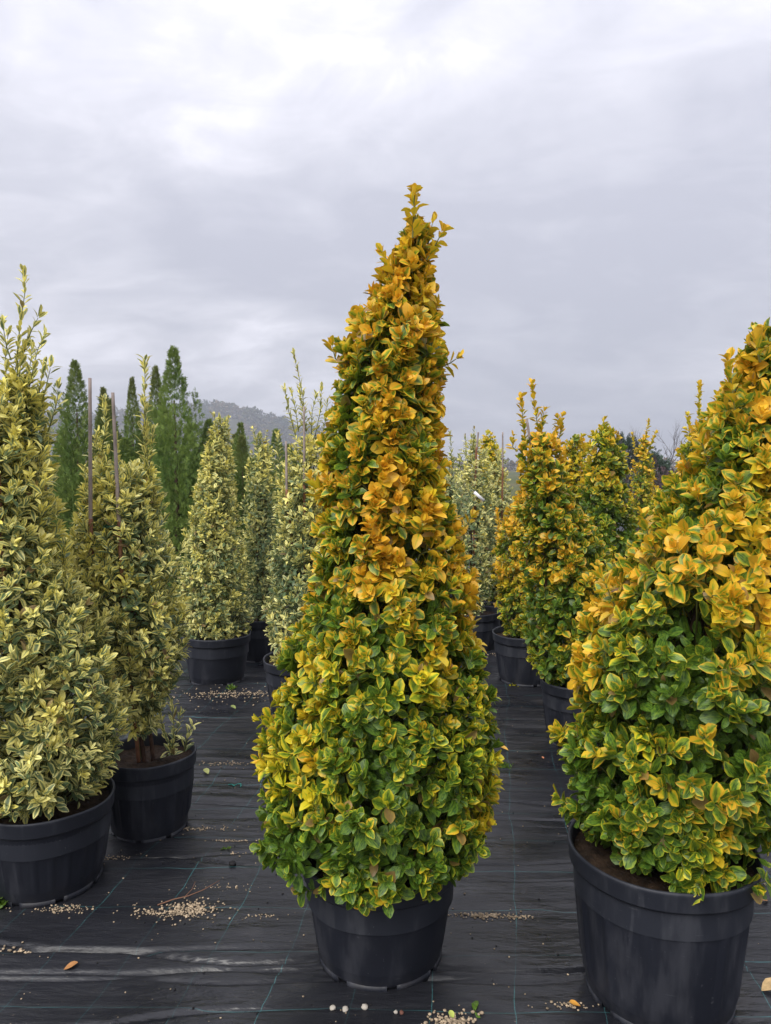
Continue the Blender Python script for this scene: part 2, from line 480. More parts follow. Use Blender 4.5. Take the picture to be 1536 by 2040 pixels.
# ---------------------------------------------------------------- ground
def cloth_height(X, Y):
    h = np.zeros_like(X)
    u = Y + .05 * np.sin(X * 1.3) + .03 * X
    warp = (vnoise(X * .8, Y * .6, 3) - .5) * .22 + (vnoise(X * 2.2, Y * 1.5, 31) - .5) * .07
    # fine ripples across
    for k, (sy, sx, a) in enumerate(((11, .5, .0075), (5, .35, .0095))):
        n = vnoise(X * sx + 13 * k, (u + warp) * sy, 40 + k)
        h += a * n
    # close ripples farther up the paths, in patches
    pz = np.clip((Y - 2.7) / .8, .12, 1) * np.clip(vnoise(X * 1.2 + 5, Y * 1.4, 61) * 2.2 - .5, 0, 1)
    n = vnoise(X * .8 + 3, (u + warp * .5) * 24, 47); h += pz * .0105 * (1 - np.abs(2 * n - 1)) ** 1.5
    # long creases: sharp folded ridges
    rr = random.Random(21)
    for i in range(64):
        y0 = 1.7 + 8 * rr.random() ** 1.5; xc = rr.uniform(-2.2, 2.2); ln = rr.uniform(.6, 2.4); a = rr.uniform(.007, .020) * (.10 if y0 < 2.6 else 1); w = rr.uniform(.007, .018)
        sl = rr.uniform(-.05, .05)
        c = y0 + sl * (X - xc) + (vnoise(X * 2.1 + i * 7, X * 0 + i, 8) - .5) * .09
        env = np.clip(1.3 - ((X - xc) / ln) ** 2, 0, 1) * (1 - .8 * np.clip((2.25 - Y) / .12, 0, 1) * np.clip((X + .45) / .2, 0, 1))
        d = (Y - c) / w
        h += env * a * .7 * np.exp(-(d * np.where(d < 0, .30, 1.6)) ** 2) - env * (a * .5 + .011) * np.exp(-((Y - c - w * 1.0) / .0085) ** 2)
    # flat towards the outer seam
    e = np.clip(np.minimum(np.minimum(X + 4.4, 4.4 - X) / .5, (10.4 - Y) / 1.0), 0, 1)
    return h * e - .041 * (1 - e)


ys = [1.2]
while ys[-1] < 10.5: ys.append(ys[-1] + max(.0046, .0018 * ys[-1] ** 1.5))
ys = np.array(ys); ys[-1] = 10.5
xs = np.linspace(-4.5, 4.5, 200)
X, Y = np.meshgrid(xs, ys)
Z = cloth_height(X, Y)
nx, ny = len(xs), len(ys)
i = np.arange(ny - 1)[:, None] * nx; j = np.arange(nx - 1)[None]
F = np.stack([i + j, i + j + 1, i + nx + j + 1, i + nx + j], -1).reshape(-1, 4)
o = obj('ground_cloth', mesh_np('ground_cloth', np.stack([X, Y, Z], -1).reshape(-1, 3), [F], M_CLOTH))
tag(o, kind='structure')


def sheet(name, x0, x1, y0, y1, z, m):
    o = obj(name, mesh_np(name, np.array([(x0, y0, z), (x1, y0, z), (x1, y1, z), (x0, y1, z)]), [np.array([[0, 1, 2, 3]])], m, smooth=False))
    return tag(o, kind='structure')


sheet('nursery_bed', -16, 16, -6, 22, -.045, M_CLOTH)
sheet('field', -2500, 2500, -900, 3000, -.09, M_FIELD)


def gz(x, y): return float(cloth_height(np.array([x]), np.array([y]))[0])


# ---------------------------------------------------------------- pots
def lathe(prof, seg=72, ribs=None):
    V = []; F = []
    a = np.arange(seg) * TAU / seg
    for k, (r, z, *f) in enumerate(prof):
        rr = np.full(seg, r)
        if ribs is not None and f and f[0]: rr = rr + ribs(a) * f[0]
        V.append(np.stack([rr * np.cos(a), rr * np.sin(a), np.full(seg, z)], -1))
    n = len(prof)
    i = np.arange(n - 1)[:, None] * seg; j = np.arange(seg)[None]; j2 = (j + 1) % seg
    F = np.stack([i + j, i + j2, i + seg + j2, i + seg + j], -1).reshape(-1, 4)
    return np.concatenate(V), F


POTS = {}
def pot_meshes(Rr, Hh, nr, style):
    key = (Rr, Hh, nr, style)
    if key in POTS: return POTS[key]
    rb = Rr * .82
    def ribs(a):
        if nr < 2: return a * 0
        f = (a * nr / TAU) % 1
        return np.where(np.abs(f - .5) < .07, 1.0, 0.0) * .006
    zc = Hh - .055
    body = [(rb * .86, .012), (rb * .93, .014), (rb * .965, .03), (rb * .985, .055), (rb * .995, .060)]
    for k in range(9):
        t = k / 8; z = .064 + (zc - .054 - .064) * t
        body.append((rb + (Rr * .924 - rb) * t, z, min(1, (1 - abs(2 * t - 1)) * 6)))
    body += [(Rr * .927, zc - .051), (Rr * (.929 if nr < 2 else .937), zc - .049), (Rr * (.938 if nr < 2 else .945), zc - .010), (Rr * .972, zc + .02)]
    V, F = lathe(body, 144, ribs)
    if style:   # one side of moulded pots is slightly out of true
        V[:, 0] *= 1 + .015 * np.sin(V[:, 2] * 9)
    mb = mesh_np('pot', V, [F], M_POT)
    rim = [(Rr * .962, zc), (Rr * .985, zc - .002), (Rr * .992, zc + .004), (Rr, zc + .042), (Rr * 1.012, zc + .050), (Rr * 1.008, zc + .057), (Rr * .992, Hh + .004), (Rr * .970, Hh), (Rr * .955, Hh - .012), (Rr * .945, Hh - .06), (Rr * .935, Hh - .14)]
    V, F = lathe(rim, 96)
    ang = np.arctan2(V[:, 1], V[:, 0])
    V[:, 2] += .0025 * np.sin(ang * 2 + 1) + .0012 * np.sin(ang * 5)
    mr = mesh_np('rim', V, [F], M_RIM)
    # foot ring: blocks between drainage notches
    Vs = []; Fs = []; n = 0; blocks = 8
    for b in range(blocks):
        a0 = (b + .10) * TAU / blocks; a1 = (b + .90) * TAU / blocks
        aa = np.linspace(a0, a1, 9)
        for r_, z_ in ((rb * .955, .0), (rb * .972, .027), (rb * .86, .027), (rb * .86, .0)):
            Vs.append(np.stack([r_ * np.cos(aa), r_ * np.sin(aa), np.full(9, z_)], -1))
        for q in range(8):
            for k in range(4):
                Fs.append((n + k * 9 + q, n + k * 9 + q + 1, n + ((k + 1) % 4) * 9 + q + 1, n + ((k + 1) % 4) * 9 + q))
        for q in (0, 8): Fs.append((n + q, n + 9 + q, n + 18 + q, n + 27 + q))
        n += 36
    mf = mesh_np('foot', np.concatenate(Vs), [np.array(Fs)], M_POT, smooth=False)
    # soil, lumpy
    rg = np.random.default_rng(3); V = [(0, 0, 0)]; rings = 14; seg = 40
    for k in range(1, rings + 1):
        r_ = Rr * .95 * k / rings
        for s_ in range(seg):
            a_ = s_ * TAU / seg
            V.append((r_ * math.cos(a_), r_ * math.sin(a_), 0))
    V = np.array(V)
    V[:, 2] = Hh - .045 + .02 * (vnoise(V[:, 0] * 25 + 50, V[:, 1] * 25 + 50, 4) - .5) + .012 * (vnoise(V[:, 0] * 70 + 90, V[:, 1] * 70 + 50, 5) - .5)
    T = np.array([(0, 1 + s_, 1 + (s_ + 1) % seg) for s_ in range(seg)])
    Q = np.array([(1 + k * seg + s_, 1 + (k + 1) * seg + s_, 1 + (k + 1) * seg + (s_ + 1) % seg, 1 + k * seg + (s_ + 1) % seg) for k in range(rings - 1) for s_ in range(seg)])
    ms = mesh_np('soil', V, [T, Q], M_SOIL)
    POTS[key] = (mb, mr, mf, ms)
    return POTS[key]


def add_pot(root, Rr, Hh, nr=20, style=0, rot=0):
    mb, mr, mf, ms = pot_meshes(Rr, Hh, nr, style)
    p = obj('pot', mb, root); p.rotation_euler[2] = rot
    obj('rim', mr, p); obj('foot', mf, p)
    s_ = obj('soil', ms, root)
    return p


# ---------------------------------------------------------------- shrubs
PLANTS = {
    'main': {'x': -0.018, 'y': 2.35, 'prof': [(0.174, -0.036, 0.201), (0.242, -0.046, 0.272), (0.319, -0.055, 0.33), (0.387, -0.044, 0.363), (0.471, -0.04, 0.379), (0.572, -0.033, 0.386), (0.672, -0.018, 0.38), (0.772, -0.021, 0.379), (0.838, -0.011, 0.359), (0.92, -0.004, 0.34), (1.003, -0.013, 0.323), (1.084, -0.005, 0.299), (1.166, 0.006, 0.274), (1.247, 0.023, 0.253), (1.328, 0.016, 0.244), (1.424, 0.023, 0.244), (1.488, 0.007, 0.228), (1.552, -0.009, 0.227), (1.647, -0.002, 0.206), (1.727, 0.0, 0.184), (1.805, 0.01, 0.174), (1.884, 0.019, 0.174), (1.962, 0.024, 0.176), (2.04, 0.033, 0.159), (2.117, 0.046, 0.13), (2.179, 0.06, 0.104), (2.241, 0.075, 0.085), (2.302, 0.095, 0.067), (2.348, 0.095, 0.052), (2.386, 0.092, 0.023)], 'sprays': [[(0.084, 2.35, 2.302), (0.087, 2.35, 2.378), (0.089, 2.35, 2.442)], [(0.091, 2.35, 2.363), (0.09, 2.35, 2.409), (0.087, 2.35, 2.436)], [(0.128, 2.35, 2.271), (0.141, 2.35, 2.333), (0.147, 2.35, 2.363)], [(0.128, 2.35, 2.241), (0.163, 2.35, 2.302), (0.175, 2.35, 2.325)], [(0.035, 2.35, 2.179), (0.003, 2.35, 2.241), (-0.009, 2.35, 2.259)], [(0.161, 2.35, 1.907), (0.201, 2.35, 1.923), (0.221, 2.35, 1.937)], [(0.235, 2.35, 1.392), (0.259, 2.35, 1.408), (0.275, 2.35, 1.437)], [(-0.123, 2.35, 1.899), (-0.158, 2.35, 1.939), (-0.167, 2.35, 1.978)], [(-0.204, 2.35, 1.488), (-0.227, 2.35, 1.528), (-0.236, 2.35, 1.56)], [(-0.339, 2.35, 0.755), (-0.379, 2.35, 0.772), (-0.405, 2.35, 0.782)], [(0.314, 2.35, 0.505), (0.339, 2.35, 0.521), (0.355, 2.35, 0.555)]]},
    'right': {'x': 0.833, 'y': 2.17, 'prof': [(0.315, 0.917, 0.107), (0.362, 0.916, 0.167), (0.433, 0.907, 0.235), (0.511, 0.886, 0.284), (0.588, 0.869, 0.314), (0.666, 0.872, 0.323), (0.743, 0.88, 0.328), (0.82, 0.883, 0.33), (0.896, 0.888, 0.33), (0.973, 0.899, 0.331), (1.048, 0.91, 0.332), (1.124, 0.923, 0.332), (1.199, 0.944, 0.323), (1.274, 0.975, 0.304), (1.349, 1.014, 0.278), (1.423, 1.039, 0.25), (1.497, 1.065, 0.221), (1.57, 1.086, 0.197), (1.644, 1.106, 0.175), (1.717, 1.12, 0.158), (1.79, 1.138, 0.137), (1.877, 1.154, 0.104), (1.934, 1.143, 0.083), (2.02, 1.154, 0.04)], 'sprays': [[(1.029, 2.17, 1.702), (1.012, 2.17, 1.79), (1.003, 2.17, 1.848), (0.994, 2.17, 1.903)], [(0.624, 2.17, 0.526), (0.57, 2.17, 0.573), (0.529, 2.17, 0.596)], [(0.788, 2.17, 1.349), (0.764, 2.17, 1.408), (0.753, 2.17, 1.452)], [(0.688, 2.17, 1.154), (0.649, 2.17, 1.244), (0.634, 2.17, 1.274)], [(0.958, 2.17, 1.615), (0.935, 2.17, 1.673), (0.927, 2.17, 1.702)], [(1.096, 2.17, 1.905), (1.083, 2.17, 1.949), (1.087, 2.17, 1.985)]]},
    'left': {'x': -1.302, 'y': 2.77, 'prof': [(0.269, -1.368, 0.155), (0.329, -1.337, 0.222), (0.408, -1.331, 0.264), (0.506, -1.326, 0.304), (0.604, -1.325, 0.321), (0.702, -1.33, 0.331), (0.799, -1.348, 0.32), (0.896, -1.364, 0.31), (0.992, -1.38, 0.29), (1.088, -1.397, 0.266), (1.184, -1.414, 0.24), (1.279, -1.419, 0.222), (1.374, -1.423, 0.205), (1.468, -1.421, 0.194), (1.562, -1.413, 0.18), (1.656, -1.404, 0.167), (1.749, -1.396, 0.153), (1.842, -1.382, 0.127), (1.907, -1.357, 0.075), (1.944, -1.354, 0.035)], 'sprays': [[(-1.359, 2.77, 1.842), (-1.349, 2.77, 2.045), (-1.335, 2.77, 2.137), (-1.318, 2.77, 2.228), (-1.318, 2.77, 2.301)], [(-1.322, 2.77, 1.842), (-1.275, 2.77, 2.027), (-1.25, 2.77, 2.078)], [(-1.415, 2.77, 1.842), (-1.413, 2.77, 2.027), (-1.4, 2.77, 2.1)], [(-1.342, 2.77, 1.805), (-1.319, 2.77, 1.953), (-1.305, 2.77, 2.027)], [(-1.388, 2.77, 1.805), (-1.389, 2.77, 1.953), (-1.372, 2.77, 2.017)], [(-1.286, 2.77, 1.786), (-1.253, 2.77, 1.898), (-1.236, 2.77, 1.962)], [(-1.346, 2.77, 2.027), (-1.318, 2.77, 2.1), (-1.29, 2.77, 2.151)], [(-1.453, 2.77, 1.842), (-1.466, 2.77, 1.99), (-1.455, 2.77, 2.063)], [(-1.368, 2.77, 1.842), (-1.355, 2.77, 1.971), (-1.334, 2.77, 2.045)], [(-1.305, 2.77, 1.786), (-1.287, 2.77, 1.898), (-1.272, 2.77, 1.962)], [(-1.271, 2.77, 0.992), (-1.221, 2.77, 1.088), (-1.194, 2.77, 1.155)], [(-1.18, 2.77, 0.838), (-1.149, 2.77, 0.915), (-1.138, 2.77, 0.992)], [(-1.269, 2.77, 1.731), (-1.232, 2.77, 1.842), (-1.227, 2.77, 1.888)], [(-1.373, 2.77, 1.99), (-1.39, 2.77, 2.045), (-1.399, 2.77, 2.118)], [(-1.462, 2.77, 0.348), (-1.474, 2.77, 0.269), (-1.467, 2.77, 0.19)]], 'canes': [[(-1.408, 2.77, 0.229), (-1.374, 2.77, 1.953), (-1.375, 2.77, 2.045)]]},
    'midleft': {'x': -1.045, 'y': 3.19, 'prof': [(0.453, -1.089, 0.066), (0.543, -1.073, 0.096), (0.61, -1.053, 0.121), (0.7, -1.054, 0.162), (0.789, -1.065, 0.204), (0.9, -1.096, 0.225), (1.011, -1.119, 0.232), (1.121, -1.141, 0.233), (1.23, -1.139, 0.229), (1.34, -1.138, 0.209), (1.427, -1.134, 0.184), (1.481, -1.129, 0.171), (1.546, -1.127, 0.158), (1.611, -1.126, 0.132)], 'sprays': [[(-1.036, 3.19, 1.664), (-1.028, 3.19, 1.879), (-1.024, 3.19, 1.964), (-1.024, 3.19, 2.045)], [(-1.045, 3.19, 1.448), (-1.034, 3.19, 1.578), (-1.025, 3.19, 1.707), (-1.025, 3.19, 1.815), (-1.028, 3.19, 1.879)], [(-1.017, 3.19, 1.34), (-1.014, 3.19, 1.492), (-1.019, 3.19, 1.664), (-1.021, 3.19, 1.772)], [(-1.055, 3.19, 1.383), (-1.043, 3.19, 1.535), (-1.036, 3.19, 1.664)], [(-1.216, 3.19, 1.361), (-1.216, 3.19, 1.535), (-1.209, 3.19, 1.664), (-1.191, 3.19, 1.772), (-1.195, 3.19, 1.879)], [(-1.244, 3.19, 1.361), (-1.251, 3.19, 1.535), (-1.252, 3.19, 1.664), (-1.233, 3.19, 1.733)], [(-1.186, 3.19, 1.361), (-1.169, 3.19, 1.535), (-1.157, 3.19, 1.664), (-1.169, 3.19, 1.725)], [(-1.266, 3.19, 1.361), (-1.282, 3.19, 1.492), (-1.289, 3.19, 1.589)], [(-1.158, 3.19, 1.34), (-1.138, 3.19, 1.47), (-1.131, 3.19, 1.567)], [(-1.201, 3.19, 1.34), (-1.204, 3.19, 1.492), (-1.187, 3.19, 1.664)], [(-1.234, 3.19, 1.34), (-1.23, 3.19, 1.492), (-1.23, 3.19, 1.686)], [(-1.017, 3.19, 1.318), (-0.997, 3.19, 1.448), (-0.991, 3.19, 1.557)], [(-1.065, 3.19, 1.318), (-1.075, 3.19, 1.448), (-1.077, 3.19, 1.557)], [(-0.956, 3.19, 1.099), (-0.922, 3.19, 1.187), (-0.892, 3.19, 1.239)], [(-1.273, 3.19, 1.535), (-1.249, 3.19, 1.621), (-1.234, 3.19, 1.707)], [(-0.936, 3.19, 0.34), (-0.923, 3.19, 0.453), (-0.932, 3.19, 0.566)], [(-0.892, 3.19, 0.34), (-0.876, 3.19, 0.408), (-0.857, 3.19, 0.453)], [(-0.925, 3.19, 0.34), (-0.968, 3.19, 0.431), (-0.984, 3.19, 0.521)], [(-0.97, 3.19, 0.318), (-0.936, 3.19, 0.385), (-0.909, 3.19, 0.498)], [(-1.034, 3.19, 1.557), (-1.01, 3.19, 1.664), (-1.004, 3.19, 1.75)]], 'canes': [[(-1.086, 3.19, 0.272), (-1.088, 3.19, 1.23), (-1.105, 3.19, 1.9)], [(-1.093, 3.19, 0.272), (-1.21, 3.19, 1.23), (-1.196, 3.19, 1.958)]]},
    'backleft': {'x': -1.26, 'y': 5.45, 'prof': [(0.347, -1.243, 0.18), (0.442, -1.246, 0.243), (0.593, -1.259, 0.258), (0.781, -1.278, 0.25), (0.969, -1.272, 0.231), (1.155, -1.266, 0.204), (1.341, -1.256, 0.174), (1.526, -1.242, 0.148), (1.71, -1.228, 0.122), (1.857, -1.213, 0.087), (1.959, -1.206, 0.044)], 'sprays': [[(-1.209, 5.45, 1.784), (-1.237, 5.45, 1.894), (-1.25, 5.45, 1.974)], [(-1.19, 5.45, 1.784), (-1.171, 5.45, 1.894), (-1.151, 5.45, 1.948)]]},
    'gap': {'x': -1.054, 'y': 6.1, 'prof': [(0.346, -1.034, 0.1), (0.473, -1.026, 0.136), (0.684, -1.024, 0.156), (0.893, -1.032, 0.167), (1.102, -1.026, 0.17), (1.31, -1.028, 0.166), (1.517, -1.022, 0.145), (1.723, -1.014, 0.105), (1.867, -1.037, 0.035)], 'sprays': [[(-1.057, 6.1, 1.723), (-1.072, 6.1, 1.847), (-1.088, 6.1, 1.904)], [(-0.991, 6.1, 1.723), (-0.982, 6.1, 1.805), (-0.977, 6.1, 1.879)]]},
    'mid': {'x': -0.543, 'y': 4.75, 'prof': [(0.343, -0.525, 0.172), (0.426, -0.516, 0.229), (0.558, -0.519, 0.258), (0.722, -0.524, 0.264), (0.886, -0.52, 0.247), (1.05, -0.515, 0.23), (1.212, -0.511, 0.213), (1.374, -0.51, 0.2), (1.535, -0.503, 0.18), (1.696, -0.492, 0.145), (1.786, -0.485, 0.112)], 'sprays': [[(-0.514, 4.75, 1.824), (-0.525, 4.75, 2.047), (-0.553, 4.75, 2.19), (-0.58, 4.75, 2.306)], [(-0.572, 4.75, 1.792), (-0.618, 4.75, 1.952), (-0.643, 4.75, 2.095)], [(-0.555, 4.75, 1.824), (-0.577, 4.75, 1.983), (-0.601, 4.75, 2.079)], [(-0.459, 4.75, 1.76), (-0.417, 4.75, 1.952), (-0.409, 4.75, 2.095)], [(-0.475, 4.75, 1.76), (-0.468, 4.75, 1.952), (-0.442, 4.75, 2.047)], [(-0.411, 4.75, 1.76), (-0.378, 4.75, 1.92), (-0.371, 4.75, 2.015)], [(-0.67, 4.75, 1.503), (-0.682, 4.75, 1.664), (-0.687, 4.75, 1.792)], [(-0.507, 4.75, 1.824), (-0.538, 4.75, 2.015), (-0.55, 4.75, 2.079)]], 'canes': [[(-0.53, 4.75, 0.326), (-0.51, 4.75, 1.374), (-0.509, 4.75, 1.977)], [(-0.582, 4.75, 0.326), (-0.62, 4.75, 1.374), (-0.623, 4.75, 1.76)]]},
    'tallvar': {'x': 0.766, 'y': 6.4, 'prof': [(0.351, 0.755, 0.11), (0.462, 0.761, 0.16), (0.639, 0.757, 0.193), (0.859, 0.762, 0.207), (1.078, 0.765, 0.211), (1.296, 0.765, 0.2), (1.513, 0.768, 0.174), (1.729, 0.767, 0.13), (1.867, 0.753, 0.043)], 'sprays': [[(0.754, 6.4, 1.729), (0.757, 6.4, 1.837), (0.761, 6.4, 1.915)], [(0.702, 6.4, 1.686), (0.693, 6.4, 1.794), (0.688, 6.4, 1.85)]], 'canes': [[(0.755, 6.4, 0.351), (0.771, 6.4, 1.729), (0.787, 6.4, 1.893)]]},
    'caned': {'x': 1.079, 'y': 7.0, 'prof': [(0.307, 1.065, 0.096), (0.452, 1.068, 0.149), (0.693, 1.069, 0.175), (0.981, 1.068, 0.172), (1.267, 1.068, 0.155), (1.6, 1.065, 0.107), (1.765, 1.066, 0.071)], 'canes': [[(1.094, 7.0, 0.307), (1.092, 7.0, 1.505), (1.088, 7.0, 1.921)]]},
    'hidden': {'x': 0.69, 'y': 7.6, 'prof': [(0.301, 0.687, 0.13), (0.458, 0.686, 0.182), (0.824, 0.684, 0.197), (1.239, 0.682, 0.155), (1.497, 0.686, 0.108), (1.728, 0.684, 0.046)], 'sprays': [[(0.675, 7.6, 1.6), (0.668, 7.6, 1.805), (0.657, 7.6, 1.938)]]},
    'farorange': {'x': 1.225, 'y': 8.6, 'prof': [(0.367, 1.217, 0.118), (0.486, 1.216, 0.194), (0.898, 1.212, 0.205), (1.425, 1.208, 0.175), (1.774, 1.199, 0.14), (1.994, 1.194, 0.067)]},
    'lowgold': {'x': 1.05, 'y': 5.45, 'prof': [(0.461, 1.055, 0.187), (0.593, 1.046, 0.232), (0.781, 1.04, 0.235), (0.969, 1.028, 0.225), (1.155, 1.023, 0.191), (1.304, 1.026, 0.13), (1.396, 1.016, 0.065)], 'sprays': [[(0.862, 5.45, 1.043), (0.839, 5.45, 1.155), (0.823, 5.45, 1.267)]]},
    'darkback': {'x': 0.997, 'y': 7.0, 'prof': [(0.355, 1.012, 0.091), (0.548, 1.0, 0.129), (0.837, 1.0, 0.107), (0.981, 0.987, 0.048)]},
    'darkgold': {'x': 1.147, 'y': 4.2, 'prof': [(0.4, 1.055, 0.152), (0.474, 1.043, 0.221), (0.562, 1.053, 0.267), (0.679, 1.076, 0.286), (0.824, 1.092, 0.295), (0.94, 1.079, 0.292), (1.056, 1.05, 0.27), (1.171, 1.012, 0.239), (1.286, 0.963, 0.2), (1.4, 0.902, 0.16), (1.543, 0.873, 0.141), (1.685, 0.867, 0.128), (1.775, 0.862, 0.095)], 'sprays': [[(0.787, 4.2, 1.741), (0.771, 4.2, 1.883), (0.761, 4.2, 1.981)], [(0.901, 4.2, 1.685), (0.856, 4.2, 1.854), (0.838, 4.2, 1.967), (0.826, 4.2, 2.057)], [(0.929, 4.2, 1.713), (0.956, 4.2, 1.798), (0.989, 4.2, 1.877)], [(0.886, 4.2, 1.77), (0.89, 4.2, 1.883), (0.898, 4.2, 1.911)], [(0.745, 4.2, 1.685), (0.716, 4.2, 1.713), (0.721, 4.2, 1.77)], [(0.972, 4.2, 1.713), (0.993, 4.2, 1.826), (0.975, 4.2, 1.869)]], 'canes': [[(0.99, 4.2, 0.415), (0.862, 4.2, 1.4), (0.788, 4.2, 1.869)]]},
    'greengold': {'x': 1.684, 'y': 5.6, 'prof': [(0.391, 1.699, 0.154), (0.565, 1.706, 0.24), (0.759, 1.698, 0.255), (0.951, 1.689, 0.237), (1.143, 1.676, 0.219), (1.334, 1.671, 0.194), (1.524, 1.66, 0.178), (1.713, 1.649, 0.163), (1.826, 1.645, 0.123), (1.909, 1.643, 0.047)], 'sprays': [[(1.635, 5.6, 1.826), (1.634, 5.6, 1.902), (1.641, 5.6, 1.947)]]},
    'goldshort': {'x': 1.613, 'y': 6.2, 'prof': [(0.39, 1.603, 0.106), (0.54, 1.6, 0.17), (0.882, 1.595, 0.19), (1.305, 1.588, 0.169), (1.516, 1.581, 0.151), (1.725, 1.582, 0.126), (1.859, 1.586, 0.078)]},
    'sparse': {'x': 2.653, 'y': 7.5, 'prof': [(0.473, 2.639, 0.167), (0.731, 2.636, 0.2), (0.988, 2.633, 0.186), (1.243, 2.615, 0.158), (1.498, 2.604, 0.132), (1.752, 2.604, 0.096), (1.913, 2.606, 0.051)], 'sprays': [[(2.623, 7.5, 1.802), (2.645, 7.5, 1.954), (2.663, 7.5, 2.054)], [(2.549, 7.5, 1.701), (2.516, 7.5, 1.853), (2.499, 7.5, 1.928)], [(2.66, 7.5, 1.752), (2.698, 7.5, 1.853), (2.737, 7.5, 1.944)]]},
    'rightback': {'x': 2.175, 'y': 5.0, 'prof': [(0.468, 2.197, 0.249), (0.676, 2.183, 0.291), (1.021, 2.174, 0.273), (1.226, 2.168, 0.255), (1.43, 2.159, 0.224), (1.6, 2.15, 0.195), (1.735, 2.146, 0.161), (1.869, 2.154, 0.115)], 'sprays': [[(2.122, 5.0, 1.836), (2.11, 5.0, 2.003), (2.11, 5.0, 2.137)], [(2.22, 5.0, 1.836), (2.24, 5.0, 1.97), (2.263, 5.0, 2.104)], [(2.051, 5.0, 1.802), (2.039, 5.0, 1.903), (2.035, 5.0, 1.936)], [(2.177, 5.0, 1.802), (2.184, 5.0, 1.903), (2.179, 5.0, 1.963)]]},
    'shoulder': {'x': 1.958, 'y': 4.1, 'prof': [(0.729, 1.898, 0.218), (1.012, 1.895, 0.241), (1.293, 1.882, 0.216), (1.516, 1.88, 0.184), (1.683, 1.885, 0.146), (1.821, 1.891, 0.108), (1.917, 1.897, 0.072)], 'sprays': [[(1.888, 4.1, 1.848), (1.898, 4.1, 1.986), (1.881, 4.1, 2.101)], [(1.833, 4.1, 1.821), (1.816, 4.1, 1.931), (1.823, 4.1, 1.986)], [(1.944, 4.1, 1.821), (1.956, 4.1, 1.958), (1.96, 4.1, 2.041)]]},
    'lowgreen': {'x': 2.543, 'y': 6.6, 'prof': [(0.426, 2.541, 0.136), (0.745, 2.527, 0.196), (1.061, 2.521, 0.184), (1.331, 2.52, 0.135), (1.474, 2.512, 0.049)]},
}


def lerp_list(xs_, ks, vs): return np.interp(xs_, ks, vs)


